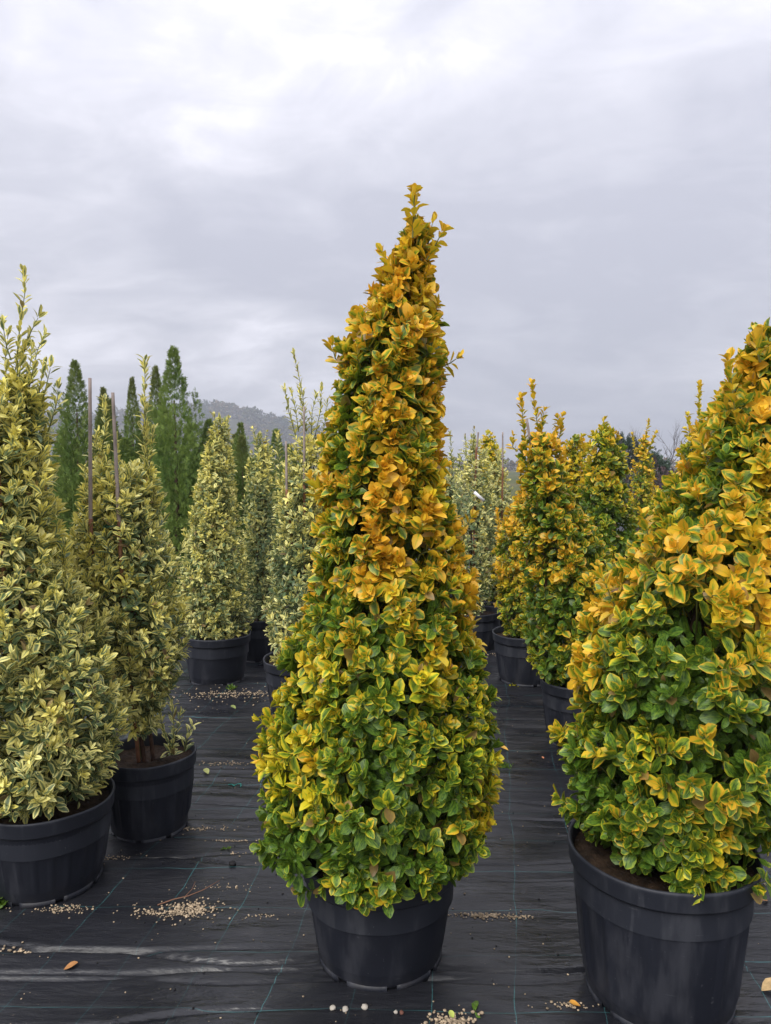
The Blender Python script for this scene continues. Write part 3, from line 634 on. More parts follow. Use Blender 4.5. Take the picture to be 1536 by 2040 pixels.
def shrub(key, label, species, potR=.25, potH=.35, zmin=None, leaf=.056, spacing=.066, nn=6, slen=.075, rows=4, up=.55, gold=((0, .3), (1, .7)), orange=((0, .1), (1, .6)),
          parts=300, inner=.55, nr=20, style=0, group=None, wid=None, ell=.6, phi=(82, 20), seed=1, hole=None, holes=(), roughness=.10, stem_z=.3, ntrunk=5, skirt=False, thin=1.0, patch=.25):
    P = PLANTS[key]
    rg = np.random.default_rng(seed * 17 + 3)
    px_, py_ = P['x'], P['y']
    root = obj('potted_shrub', None, None, (px_, py_, 0))
    root.empty_display_size = .2
    tag(root, label, 'potted shrub', group)
    add_pot(root, potR, potH, nr, style, rg.uniform(0, TAU))
    m = M_GOLD if species == 'gold' else M_CREAM
    wid = wid or (.66 if species == 'gold' else .38)
    tpl = get_tpl(rows, wid, ell)
    pr = np.array(P['prof']); zmin = zmin if zmin is not None else potH - .02
    pr = pr[pr[:, 0] > zmin + .01]
    # close the crown at the bottom with the width it has there
    pr = np.concatenate([[(zmin, pr[0, 1], pr[0, 2] * .93)], pr])
    zt = pr[-1, 0]; zb = zmin
    cx = lambda z: np.interp(z, pr[:, 0], pr[:, 1])
    rad = lambda z: np.interp(z, pr[:, 0], pr[:, 2])
    # depth lean follows sideways lean a little, so the crown is no flat cut-out
    cy = lambda z: py_ + .35 * (cx(z) - cx(zb))
    gk, gv = zip(*gold); ok, ov = zip(*orange)
    zs_ = np.linspace(zb, zt, 200); rs = np.maximum(rad(zs_), .02); cdf = np.cumsum(rs); cdf = np.insert(cdf, 0, 0) / cdf[-1]
    area = np.trapezoid(rs, zs_) * TAU if hasattr(np, 'trapezoid') else np.trapz(rs, zs_) * TAU

    def crown(N, f0, f1, sl, nnodes, upk, lsize, gshift, gt, ph, jit=.25):
        # stratified so that shoots neither clump nor leave large holes
        q = (np.arange(N) + rg.uniform(0, 1, N)) / N
        z = np.interp(q, cdf[1:], zs_)
        a = (np.arange(N) * 2.399963 + rg.normal(0, .35, N)) % TAU
        r = rad(z); f = rg.uniform(f0, f1, N)
        bump = 1 + roughness * 2 * (vnoise(a * 2.2 + 20, z * 9 + 5, seed) - .5)
        bz = (z - zb) / (zt - zb)
        dr = np.stack([np.cos(a), np.sin(a), np.zeros(N)], -1)
        upv = upk * (1 + .6 * bz) + rg.normal(0, jit, N)
        upv = upv - .7 * np.clip(1 - (z - zb) / .16, 0, 1)                    # the lowest shoots hang outward
        dd = norm(dr + np.array([0, 0, 1.0]) * upv[:, None] + rg.normal(0, jit, (N, 3)))
        slen_ = sl * rg.uniform(.8, 1.25, N)
        c = np.stack([cx(z), cy(z), z], -1)
        tip = c + dr * (np.maximum(r * f * bump, .004))[:, None]
        # rosettes end at the outline: pull the tip in by the reach of its leaves
        tip -= dr * np.minimum(lsize * .42, r * .5)[:, None]
        base = tip - dd * slen_[:, None]
        keep = np.ones(N, bool)
        for (ha, hz, hs) in holes:                                             # openings in the crown
            keep &= ~((np.abs((a - ha + math.pi) % TAU - math.pi) * r < hs) & (np.abs(z - hz) < hs * 1.1) & (f > .45))
        if py_ > 4: keep &= ~((np.sin(a) > .35) & (rg.uniform(0, 1, N) < .5))      # plants deep in the row are thinner on their shaded far side
        if thin < 1: keep &= rg.uniform(0, 1, N) < thin
        gg = lerp_list(bz, gk, gv) + patch * 2 * (vnoise(a * 1.5 + 3, z * 6 + seed, seed + 9) - .5) + rg.normal(0, .09, N) + gshift
        oo = lerp_list(bz, ok, ov) + .6 * (vnoise(a * 2.0 + 8, z * 7 + seed, seed + 19) - .5) + rg.normal(0, .15, N)
        base = base[keep]; dd = dd[keep]; slen_ = slen_[keep]
        L = shoot_leaves(base, dd, slen_, nnodes, lsize, rg, ph[0], ph[1], gold=np.clip(gg[keep], -.2, 1.2), gold_tip=gt, orange=np.clip(oo[keep], 0, 1))
        L['shell'] = np.full(len(L['s']), 1.0 if f0 > .7 else 0.0)
        return L, base, dd, slen_, z[keep]

    N = int(area / spacing ** 2)
    L1, B1, D1, S1, Z1 = crown(N, .88, 1.06, slen, nn, up, leaf, 0, .38, phi)
    L2, B2, D2, S2, Z2 = crown(int(N * inner), .45, .85, slen, nn, up, leaf, -.20 if species == 'gold' else 0, .2, (85, 40))
    allL = [L1, L2]
    tb = Tubes(4)
    for b_, d_, s_, z_ in list(zip(B1, D1, S1, Z1))[::2]:
        c0 = np.array([cx(z_ - .12) if z_ > potH + .1 else px_, cy(max(z_ - .12, zb)), max(z_ - .12 - rad(z_) * .5, potH - .04)])
        mid_ = (c0 + b_) / 2 + np.array([0, 0, -.02])
        tb.add([c0, mid_, b_, b_ + d_ * s_ * .9], [.0035, .003, .0022, .0012])
    for k, sp in enumerate(P.get('sprays', [])):                              # long shoots that stand out of the crown
        pts = np.array(sp); pts[:, 1] += rg.uniform(-.03, .03)
        # resample
        seg = np.insert(np.cumsum(np.linalg.norm(np.diff(pts, axis=0), axis=1)), 0, 0)
        step = leaf * (.30 if species == 'gold' else .33)
        n_ = max(3, int(seg[-1] / step)); tt = np.linspace(0, seg[-1], n_)
        pp = np.stack([np.interp(tt, seg, pts[:, i_]) for i_ in range(3)], -1)
        tb.add(pp, np.linspace(.0035, .0012, n_))
        dirs = norm(np.gradient(pp, axis=0))
        bz = min(1, (pp[-1, 2] - zb) / (zt - zb))
        g_ = float(np.interp(bz, gk, gv)) + (.12 if species == 'gold' else 0)
        Ls = []
        for q_ in range(n_):
            u_ = q_ / (n_ - 1)
            l_ = shoot_leaves(pp[q_:q_ + 1], dirs[q_:q_ + 1], leaf * .1, 2 if u_ > .9 else 1, leaf * (1 - .25 * u_), rg, 66 - 36 * u_, 54 - 30 * u_, 1, gold=g_ + .1 * u_, gold_tip=0, orange=float(np.interp(bz, ok, ov)))
            Ls.append(l_)
        l_ = cat_leaves(Ls); l_['shell'] = np.ones(len(l_['s'])); allL.append(l_)
    L = cat_leaves(allL)
    L['p'] = L['p'].copy()
    L['d'] = norm(L['d'])
    # leaves to be separate parts: the outer ones that show largest from the path
    camp = np.array([0, 0, 1.6])
    if parts:
        v = norm(camp - L['p']); out = L['p'] - np.stack([cx(L['p'][:, 2]), cy(L['p'][:, 2]), L['p'][:, 2]], -1)
        rr_ = np.linalg.norm(out, axis=1) / np.maximum(rad(L['p'][:, 2]), .02)
        face = np.abs((L['n'] * v).sum(1)); front = (norm(out) * v).sum(1)
        score = L['shell'] * (1 + .0 * face) * L['s'] * (.35 + face) * (front > .25) * np.clip(rr_, 0, 1.1) ** 2 * rg.uniform(.6, 1, len(face))
        idx = np.argsort(-score)[:parts]
        mk = np.zeros(len(face), bool); mk[idx] = True
        leaf_objects(sub(L, mk), leaf_bank(rows, wid, ell, m), root, rg)
        L = sub(L, ~mk)
    L['p'] = L['p'] - np.array([px_, py_, 0])
    f = obj('foliage', leaves_mesh('foliage', L, tpl, m, rg), root)
    f['kind'] = 'stuff'
    tw = tb.mesh('twigs', M_TWIG); tw.transform(Matrix.Translation((-px_, -py_, 0)))
    o_ = obj('twigs', tw, root); o_['kind'] = 'stuff'
    # woody stems from the soil up the crown
    for k in range(ntrunk):
        st = Tubes(7); a_ = k * TAU / ntrunk + .5; zz_ = np.linspace(potH - .06, zb + (zt - zb) * rg.uniform(.45, .8), 7)
        off = np.linspace(.015, .05, 7)[:, None] * np.array([[math.cos(a_), math.sin(a_)]]) * (1 if ntrunk > 1 else 0) + rg.normal(0, .006, (7, 2))
        t_ = np.linspace(0, 1, 7)
        xx = (1 - t_) ** 2 * px_ + (1 - (1 - t_) ** 2) * cx(zz_) + off[:, 0]; yy = (1 - t_) ** 2 * py_ + (1 - (1 - t_) ** 2) * cy(zz_) + off[:, 1]
        st.add(np.stack([xx - px_, yy - py_, zz_], -1), np.linspace(.010, .004, 7))
        obj('stem', st.mesh('stem', M_BARK), root)
    for k, cn in enumerate(P.get('canes', [])):
        pts = np.array(cn) - np.array([px_, py_, 0]); pts[0, 2] = max(potH - .1, 0.05) if k == 0 else .95
        pts[1:, 1] -= (.17 if py_ < 4 else .10) if species == 'cream' else .05
        low = Tubes(8); n_ = 12
        t_ = np.linspace(0, 1, len(pts)); tt = np.linspace(0, 1, n_ * 2)
        pp = np.stack([np.interp(tt, t_, pts[:, i_]) for i_ in range(3)], -1)
        r_ = .009
        low.add(pp[:n_ + 3], np.full(n_ + 3, r_)); up_ = Tubes(8); up_.add(pp[n_ + 1:], np.linspace(r_ * .98, r_ * .75, len(pp[n_ + 1:])))
        c_ = obj('cane', low.mesh('cane', M_CANER), root)
        obj('cane_top', up_.mesh('cane_top', M_CANE), c_)
    return root


GG = 'golden shrubs growing in black pots'
GV = 'cream edged variegated shrubs in black pots'
shrub('main', 'tall golden conical shrub standing alone in the middle, greener towards its foot', 'gold', zmin=.365, potR=.256, seed=1,
      gold=((0, .38), (.25, .47), (.42, .60), (.7, .66), (1, .80)), orange=((0, .08), (.25, .38), (.42, .80), (.6, .85), (1, .75)), spacing=.051, nn=7, slen=.062, leaf=.046, inner=.45, roughness=.08, patch=.30, nr=1)
shrub('right', 'big golden green shrub in the largest pot, cut by the right edge', 'gold', potR=.272, potH=.46, zmin=.45, seed=2,
      gold=((0, .32), (.35, .42), (.55, .60), (1, .66)), orange=((0, .3), (.35, .6), (.55, .9), (1, .7)), spacing=.057, nn=7, slen=.078, leaf=.051, inner=.5, nr=14, style=1, group=None, roughness=.13, up=.45, holes=((4.3, 1.18, .06), (4.95, .92, .05)), phi=(88, 25), patch=.3)
shrub('left', 'cream edged variegated shrub cut by the left edge, its leader topping all others there', 'cream', potR=.245, potH=.34, zmin=.36, seed=3,
      gold=((0, .48), (1, .56)), orange=((0, .4), (1, .7)), spacing=.055, nn=7, slen=.09, leaf=.051, inner=.45, up=.9, roughness=.16, phi=(75, 20), nr=24, patch=.10, stem_z=.3)
shrub('midleft', 'variegated shrub with two bare cane tips and trunks showing above its pot', 'cream', potR=.205, potH=.35, zmin=.455, seed=4, ntrunk=2,
      gold=((0, .48), (1, .55)), orange=((0, .4), (1, .7)), spacing=.052, nn=7, slen=.085, leaf=.049, up=.9, roughness=.16, phi=(75, 22), nr=24, patch=.10)
shrub('backleft', 'dense neat variegated cone in a smooth black pot, left of the path', 'cream', seed=5, potH=.36, zmin=.36,
      gold=((0, .46), (1, .54)), orange=((0, .4), (1, .7)), spacing=.056, nn=6, slen=.07, leaf=.048, rows=3, up=.8, nr=1, patch=.12)
shrub('gap', 'narrow bluish variegated shrub half hidden behind the neat cone', 'cream', seed=6, potH=.36, rows=3,
      gold=((0, .36), (.5, .42), (1, .56)), orange=((0, .0), (1, .7)), spacing=.068, nn=5, slen=.08, leaf=.050, up=.8)
shrub('mid', 'variegated shrub with wispy upright shoots and a cane, just left of the golden middle shrub', 'cream', seed=7, potH=.36, rows=3,
      gold=((0, .40), (.5, .44), (1, .54)), orange=((0, .1), (1, .6)), spacing=.060, nn=6, slen=.09, leaf=.052, up=.9, roughness=.15)
shrub('tallvar', 'pale variegated shrub with a white tag, just right of the golden middle shrub', 'cream', seed=8, rows=3,
      gold=((0, .40), (1, .48)), orange=((0, .0), (1, .3)), spacing=.072, nn=5, slen=.08, leaf=.050, up=.8)
shrub('caned', 'variegated shrub with a thin grey cane standing clear of its top', 'cream', seed=9, rows=3, parts=0,
      gold=((0, .40), (1, .48)), orange=((0, .0), (1, .3)), spacing=.075, nn=5, slen=.08, leaf=.050, up=.8)
shrub('hidden', 'variegated shrub whose one thin upright shoot shows past the middle shrub', 'cream', seed=10, rows=3, parts=0,
      gold=((0, .40), (1, .44)), orange=((0, .0), (1, .3)), spacing=.08, nn=5, slen=.08, leaf=.052, up=.8)
shrub('farorange', 'bright yellow shrub top peeping over the pale tagged shrub', 'gold', seed=11, rows=3, parts=0,
      gold=((0, .55), (1, .9)), orange=((0, .3), (1, .45)), spacing=.085, nn=5, leaf=.055)
shrub('lowgold', 'low orange gold shrub in a grey black pot behind the cane topped dark golden shrub', 'gold', seed=12, rows=3, nr=14, potH=.37,
      gold=((0, .25), (.15, .42), (.4, .68), (1, .78)), orange=((0, .5), (1, 1.0)), spacing=.068, nn=6, leaf=.050)
shrub('darkback', 'small dusky orange shrub in the shade between two larger ones', 'gold', seed=13, rows=3, parts=0,
      gold=((0, .4), (1, .6)), orange=((0, .7), (1, .9)), spacing=.08, nn=5, leaf=.050)
shrub('darkgold', 'dark green shrub edged orange gold, loose shoots on top', 'gold', seed=14, rows=4, nr=14, potH=.38, zmin=.37,
      gold=((0, .26), (.3, .42), (.6, .44), (1, .66)), orange=((0, .25), (.5, .95), (1, .8)), spacing=.060, nn=6, leaf=.050, roughness=.12, patch=.3)
shrub('greengold', 'tall narrow shrub with a green flank and yellow top behind the dark golden one', 'gold', seed=15, rows=3,
      gold=((0, .25), (.7, .34), (.85, .55), (1, .75)), orange=((0, .1), (1, .55)), spacing=.07, nn=6, leaf=.052)
shrub('goldshort', 'yellow green shrub squeezed between the dark golden and the green flanked one', 'gold', seed=16, rows=3, parts=0,
      gold=((0, .42), (1, .72)), orange=((0, .3), (1, .55)), spacing=.075, nn=6, leaf=.052)
shrub('sparse', 'slim orange gold shrub with three thin top shoots before the bare trees', 'gold', seed=17, rows=3, parts=0,
      gold=((0, .50), (1, .72)), orange=((0, .7), (1, .6)), spacing=.075, nn=5, leaf=.046)
shrub('rightback', 'golden shrub with tall spiky shoots standing behind the big right shrub', 'gold', seed=18, rows=3, potH=.37,
      gold=((0, .3), (.6, .40), (1, .68)), orange=((0, .3), (1, .5)), spacing=.07, nn=6, leaf=.052, roughness=.15)
shrub('shoulder', 'golden shrub close behind the left shoulder of the big right shrub', 'gold', seed=21, rows=3, parts=120, potH=.37,
      gold=((0, .3), (.6, .5), (1, .70)), orange=((0, .3), (1, .8)), spacing=.07, nn=6, leaf=.050, roughness=.15)
shrub('lowgreen', 'yellow green low shrub below the purple bush, left of the big right shrub', 'gold', seed=19, rows=3, parts=0,
      gold=((0, .3), (1, .55)), orange=((0, .1), (1, .2)), spacing=.075, nn=6, leaf=.055)
# repeats share a group
for o in list(C.objects):
    if o.get('category') == 'potted shrub':
        o['group'] = GV if 'variegated' in o['label'] else GG

# a green wire tie round the canes of the second shrub
tie = Tubes(5)
P = PLANTS['midleft']
a_ = np.linspace(0, TAU, 20)
tie.add(np.stack([-.065 + .045 * np.cos(a_), -.165 + .03 * np.sin(a_), 1.355 + .004 * np.sin(a_ * 3)], -1), np.full(20, .002))
r0 = [o for o in C.objects if o.get('label', '').startswith('variegated shrub with two bare')][0]
obj('wire_tie', tie.mesh('wire_tie', M_TIE), r0)

# small leafy side shoots rising from the soil of that same pot
# ---------------------------------------------------------------- conifers
def crown_mat():
    m, g, out = mat('conifer_foliage')
    at = g.n('ShaderNodeAttribute', attribute_name='tint')
    sp = g.n('ShaderNodeSeparateColor', inp={0: at.outputs['Color']})
    oi = g.n('ShaderNodeObjectInfo').outputs['Random']
    c = g.mix(sp.outputs[2], (.105, .20, .042), (.27, .37, .08))
    c = g.mix(g.math('MULTIPLY', sp.outputs[1], .8), c, (.19, .145, .06))
    c = g.mix(g.math('MULTIPLY', oi, .3), c, (.15, .20, .05))
    b = g.n('ShaderNodeBsdfPrincipled', inp={'Base Color': c, 'Roughness': .6, 'Specular IOR Level': .25})
    tr = g.n('ShaderNodeBsdfTranslucent', inp={'Color': c})
    ms = g.n('ShaderNodeMixShader', inp={0: .2, 1: b.outputs[0], 2: tr.outputs[0]})
    g.t.links.new(ms.outputs[0], out.inputs[0])
    return m
M_CONI = crown_mat()


def sprig_tpl():
    """a flat scaly spray: a stalk with side branchlets, unit length"""
    V = []; T = []
    def blade(x0, y0, x1, y1, w, z=0):
        d = np.array([x1 - x0, y1 - y0]); d = d / np.linalg.norm(d); p = np.array([-d[1], d[0]]) * w
        n = len(V); mx_, my_ = (x0 * .4 + x1 * .6), (y0 * .4 + y1 * .6)
        V.extend([(x0, y0, z), (mx_ + p[0], my_ + p[1], z + .02), (x1, y1, z + .04), (mx_ - p[0], my_ - p[1], z + .02)]); T.extend([(n, n + 1, n + 2), (n, n + 2, n + 3)])
    blade(0, 0, 0, 1, .05)
    for k, yy in enumerate((.2, .42, .66)):
        l = .42 * (1 - yy * .6); s_ = 1 if k % 2 else -1
        blade(0, yy, s_ * l * .7, yy + l, .05, .05 * s_); blade(0, yy + .08, -s_ * l * .6, yy + .08 + l * .9, .045, -.04)
    return [(np.array(V, float), np.zeros((len(V), 3)), np.zeros((0, 4), int), np.array(T))]
SPRIG = sprig_tpl()


def conifer_mesh(Hh, Rr, seed, brown):
    rg = np.random.default_rng(seed); L = []
    tops = [(0, 0, 1.0)] + [(rg.uniform(-.7, .7) * Rr, rg.uniform(-.6, .6) * Rr, rg.uniform(.55, .92)) for _ in range(8)]
    for ti, (ox, oy, hh) in enumerate(tops):
        n = 4300 if ti == 0 else 480
        H_ = Hh * hh; z = H_ * (1 - rg.uniform(0, 1, n) ** .95 * .97)
        v = z / H_; R_ = Rr * (.92 if ti == 0 else .50) * np.clip((1 - v) * 1.45, 0, 1) ** .85 * (1 + .3 * (vnoise(z * 6, z * 0 + ti, seed) - .5)) + .006
        a = rg.uniform(0, TAU, n); f = rg.uniform(.4, 1.0, n) ** .6
        dr = np.stack([np.cos(a), np.sin(a), np.zeros(n)], -1)
        wob = 1 + .35 * (vnoise(a * 3, z * 5, seed + 5) - .5)
        p = dr * (R_ * f * wob)[:, None] + np.stack([ox * (1 - v * .2), oy * (1 - v * .2), z], -1)
        d = norm(dr * .45 + np.array([0, 0, 1.0]) + rg.normal(0, .24, (n, 3)))
        nn_ = norm(np.cross(d, rg.normal(0, 1, (n, 3))))
        s_ = rg.uniform(.055, .115, n) * np.clip(1.15 - v * .55, .4, 1)
        br = np.clip((v - .72) * 2.2, 0, 1) * brown + rg.uniform(0, .25, n) * brown
        L.append(dict(p=p, d=d, n=nn_, s=s_, g=np.zeros(n), o=np.clip(br, 0, 1), r=np.clip(.5 + .5 * (vnoise(a * 2 + 4, z * 4, seed + 2) - .5) * 2 + rg.normal(0, .2, n), 0, 1)))
    return leaves_mesh('crown', cat_leaves(L), SPRIG, M_CONI, rg)


CM = [conifer_mesh(2.7, .30, 31, .5), conifer_mesh(2.7, .34, 32, .3), conifer_mesh(2.7, .27, 33, .9)]; CM.append(CM[1])
tr_ = Tubes(6); tr_.add([(0, 0, .25), (.01, 0, 1), (0, .01, 2.2)], [.03, .022, .006]); TRM = tr_.mesh('trunk', M_BARK)
CON = [  # x, y, height, mesh, width
    (-3.53, 8.5, 2.77, 0, 1.0, 'conifer with a bushy pointed top, first tall one right of the leftmost variegated shrub'),
    (-3.40, 9.0, 2.52, 2, .9, 'brownish conifer leaning close beside the first tall pointed one'),
    (-3.79, 10, 2.45, 2, .7, 'thin grey brown conifer tip behind the left cane top'),
    (-3.40, 10, 2.76, 2, .75, 'slim grey tipped conifer between the two bare canes and the leafy column'),
    (-2.77, 9.0, 2.78, 2, .8, 'brown tipped conifer behind the leafy column of the caned shrub'),
    (-2.27, 8.0, 2.84, 1, 1.05, 'tallest conifer, broad with forked feathery tip, right of the caned shrub'),
    (-1.95, 8.2, 2.10, 3, .95, 'low bushy conifer at the right foot of the tallest one'),
    (-3.94, 9.0, 1.98, 0, .9, 'short conifer next to the leftmost variegated shrub'),
    (-3.25, 8.8, 2.15, 3, 1.0, 'mid height conifer seen between the two canes'),
    (-2.32, 10, 1.94, 2, 1.0, 'brown green conifer left of the neat variegated cone'),
    (-2.22, 11, 2.05, 2, 1.1, 'brownish conifer directly behind the neat variegated cone'),
    (-2.05, 10.5, 2.20, 0, .8, 'green pointed conifer between the neat cone and the narrow shrub'),
    (-1.62, 11, 2.13, 1, .9, 'green conifer behind the narrow bluish shrub'),
    (-1.38, 10.6, 1.90, 3, .9, 'last conifer of the row, just left of the wispy variegated shrub'),
    (-2.95, 8.4, 1.9, 3, 1.1, 'dense green conifer low behind the caned shrub'),
    (-1.75, 9.6, 1.7, 3, 1.1, 'low dense conifer in the gap beside the neat cone'),
    (-3.62, 9.6, 2.05, 1, 1.1, 'green conifer filling the gap right of the first tall pointed one'),
    (-3.05, 9.4, 2.02, 0, 1.1, 'green conifer low between the leaning cane and the leafy column'),
    (-2.62, 9.9, 2.10, 1, 1.0, 'green conifer just left of the tallest one, half behind it'),
    (-2.60, 11.2, 1.98, 2, 1.1, 'small brownish conifer in the second row beside the tallest one'),
    (-1.90, 11.6, 1.92, 1, 1.1, 'low green conifer in the second row right of the neat cone top'),
    (-4.15, 9.9, 1.95, 2, 1.1, 'low brown green conifer at the left end of the row'),
    (-3.18, 8.6, 2.35, 2, .8, 'slim conifer close behind the cane that leans left'),
    (-2.52, 8.5, 2.25, 0, .85, 'slim green conifer touching the left side of the tallest one'),
    (-1.72, 8.9, 1.95, 2, .8, 'slim conifer right of the low bushy one'),
    (-4.4, 9.2, 2.2, 1, 1.1, 'conifer hidden mostly behind the leftmost variegated shrub'),
]
for k, (x, y, h, mi, w, lb) in enumerate(CON):
    r_ = obj('conifer', None, None, (x, y, 0)); r_.rotation_euler[2] = k * 1.3; tag(r_, lb, 'conifer', 'row of potted conifers at the back left')
    s_ = h / 2.7; r_.scale = (w * 1.16, w * 1.16, s_)
    obj('crown', CM[mi], r_)['kind'] = 'stuff'
    obj('trunk', TRM, r_)

# ---------------------------------------------------------------- far right: bare trees, purple bush, far posts
M_BARE = simple('bare_bark', (.075, .062, .06), .9, .1, .3)
def bare_tree(x, y, h, seed, label, grp='bare trees far behind on the right', lean=0.0):
    rr = random.Random(seed); tb = Tubes(4)
    def grow(p, d, l, r, dep):
        pts = [p]; q = p; dd = d
        for _ in range(4):
            dd = (dd + Vector((rr.gauss(0, .12), rr.gauss(0, .12), rr.gauss(.05, .08)))).normalized(); q = q + dd * l / 4; pts.append(q)
        tb.add([tuple(v) for v in pts], np.linspace(r, r * .55, 5))
        if dep == 0: return
        for b in range(rr.choice((2, 3, 3, 4))):
            k = rr.choice((2, 3, 4)); nd = (dd + Vector((rr.gauss(0, .6), rr.gauss(0, .6), rr.uniform(.0, .5)))).normalized()
            grow(pts[k], nd, l * rr.uniform(.5, .78), r * .5, dep - 1)
    grow(Vector((0, 0, -.05)), Vector((lean, 0, 1)).normalized(), h * .42, h * .011, 4)
    r_ = obj('bare_tree', None, None, (x, y, 0)); tag(r_, label, 'tree', grp)
    obj('branches', tb.mesh('branches', M_BARE), r_)
bare_tree(8.7, 27, 3.3, 3, 'leafless tree between the slim golden shrub and the green flanked one')
bare_tree(10.4, 27, 3.2, 5, 'leafless tree with angular limbs right of the slim golden shrub', lean=-.2)
bare_tree(11.6, 28, 4.1, 8, 'leafless tree with fine upright twigs beside the spiky golden shrub')
bare_tree(11.2, 29, 3.3, 12, 'small leafless tree between the two leaning ones', lean=.15)
bare_tree(9.2, 30, 3.2, 17, 'low leafless tree left of the slim golden shrub')

def leafy_blob(name, label, cat_, x, y, h, r, cA, cB, seed, n=1300, s=.12):
    rg = np.random.default_rng(seed)
    m, g, out = mat(name + '_foliage'); at = g.n('ShaderNodeAttribute', attribute_name='tint')
    sp = g.n('ShaderNodeSeparateColor', inp={0: at.outputs['Color']})
    b = g.n('ShaderNodeBsdfPrincipled', inp={'Base Color': g.mix(sp.outputs[2], cA, cB), 'Roughness': .7}); g.t.links.new(b.outputs[0], out.inputs[0])
    d = norm(rg.normal(0, 1, (n, 3))); f = rg.uniform(.4, 1, n) ** .4 * (1 + .5 * (vnoise(d[:, 0] * 3 + 9, d[:, 1] * 3 + d[:, 2] * 2 + 9, seed) - .5))
    p = d * f[:, None] * np.array([r, r, h * .5]) + np.array([0, 0, h * .52])
    dd = norm(d + rg.normal(0, .5, (n, 3))); L = dict(p=p, d=dd, n=norm(np.cross(dd, rg.normal(0, 1, (n, 3)))), s=rg.uniform(.6, 1.3, n) * s, g=np.zeros(n), o=np.zeros(n), r=rg.uniform(0, 1, n))
    r_ = obj(name, None, None, (x, y, 0)); tag(r_, label, cat_)
    obj('foliage', leaves_mesh('foliage', L, SPRIG, m, rg), r_)['kind'] = 'stuff'
    t = Tubes(5); t.add([(0, 0, 0), (.02, 0, h * .3), (0, .02, h * .7)], [.05, .04, .02]); obj('stem', t.mesh('stem', M_BARK), r_)
leafy_blob('purple_bush', 'dusky purple bush behind the slim golden shrub', 'bush', 4.75, 12.5, 1.55, .6, (.05, .03, .035), (.11, .06, .065), 4, 2500, .11)
leafy_blob('purple_bush', 'dusky purple bush partly behind the big right shrub', 'bush', 5.8, 13.2, 1.5, .7, (.05, .03, .035), (.12, .07, .07), 5, 2500, .11)
leafy_blob('evergreen_tree', 'distant blue green conifer beside the leafless trees', 'tree', 9.1, 28, 2.6, .55, (.03, .06, .035), (.06, .10, .06), 6, 2000, .28)
leafy_blob('evergreen_tree', 'distant blue green conifer right of the slim golden shrub', 'tree', 8.0, 22, 1.9, .4, (.03, .06, .035), (.06, .10, .06), 7, 2000, .2)

# ---------------------------------------------------------------- wooded hill
def hill_z(x, y):
    """ridge about 640 m away, falling to the right"""
    ridge = 44 * np.clip((4 - x) / 125, 0, 1) ** .7 * (1 - .25 * np.clip((-190 - x) / 160, 0, 1)) + 5 * (vnoise(x * .012 + 20, y * 0, 77) - .5) * 2
    ridge = np.maximum(ridge, 0)
    v = np.clip((y - 500) / 160, 0, 1) * np.clip((1100 - y) / 300, 0, 1)
    return ridge * v * v * (3 - 2 * v) - .1
xs = np.linspace(-900, 200, 90); ys = np.linspace(480, 1120, 50); X, Y = np.meshgrid(xs, ys)
nx, ny = len(xs), len(ys); i = np.arange(ny - 1)[:, None] * nx; j = np.arange(nx - 1)[None]
F = np.stack([i + j, i + j + 1, i + nx + j + 1, i + nx + j], -1).reshape(-1, 4)
o = obj('hill', mesh_np('hill', np.stack([X, Y, hill_z(X, Y)], -1).reshape(-1, 3), [F], simple('wooded_ground', (.07, .07, .04), 1.0, .0, .3, .05))); tag(o, kind='structure')

def wood_mat():
    m, g, out = mat('autumn_wood')
    at = g.n('ShaderNodeAttribute', attribute_name='tint'); sp = g.n('ShaderNodeSeparateColor', inp={0: at.outputs['Color']})
    c = g.ramp(sp.outputs[0], [(0, (.045, .07, .035)), (.4, (.08, .09, .045)), (.7, (.15, .11, .06)), (1, (.20, .13, .075))])
    b = g.n('ShaderNodeBsdfPrincipled', inp={'Base Color': c, 'Roughness': .9, 'Specular IOR Level': .1}); g.t.links.new(b.outputs[0], out.inputs[0])
    return m
M_WOOD = wood_mat()
rg = np.random.default_rng(12); L = []
for t in range(620):
    x = rg.uniform(-560, 70); y = rg.uniform(505, 690) if t > 200 else rg.uniform(640, 680)
    z = float(hill_z(np.array([x]), np.array([y]))[0])
    if z < 2: continue
    r_ = rg.uniform(3.5, 8.5); n = 100
    d = norm(rg.normal(0, 1, (n, 3))); d[:, 2] = np.abs(d[:, 2]) * 1.7 - .75
    p = d * r_ * rg.uniform(.7, 1.05, (n, 1)) + np.array([x, y, z + r_ * .7])
    dd = norm(d + rg.normal(0, .5, (n, 3)))
    tone = np.clip(rg.beta(1.2, 1.4) + rg.normal(0, .05, n), 0, 1)
    L.append(dict(p=p, d=dd, n=norm(np.cross(dd, rg.normal(0, 1, (n, 3)))), s=rg.uniform(1.8, 3.4, n), g=tone, o=np.zeros(n), r=rg.uniform(0, 1, n)))
CL = [(np.array([(0, 0, 0), (.4, .5, .1), (0, 1, 0), (-.4, .5, .1)], float), np.zeros((4, 3)), np.array([[0, 1, 2, 3]]), np.zeros((0, 3), int))]
o = obj('wood', leaves_mesh('wood', cat_leaves(L), CL, M_WOOD, rg)); tag(o, 'hazy autumn wood covering the far hill', 'wood', kind='stuff')
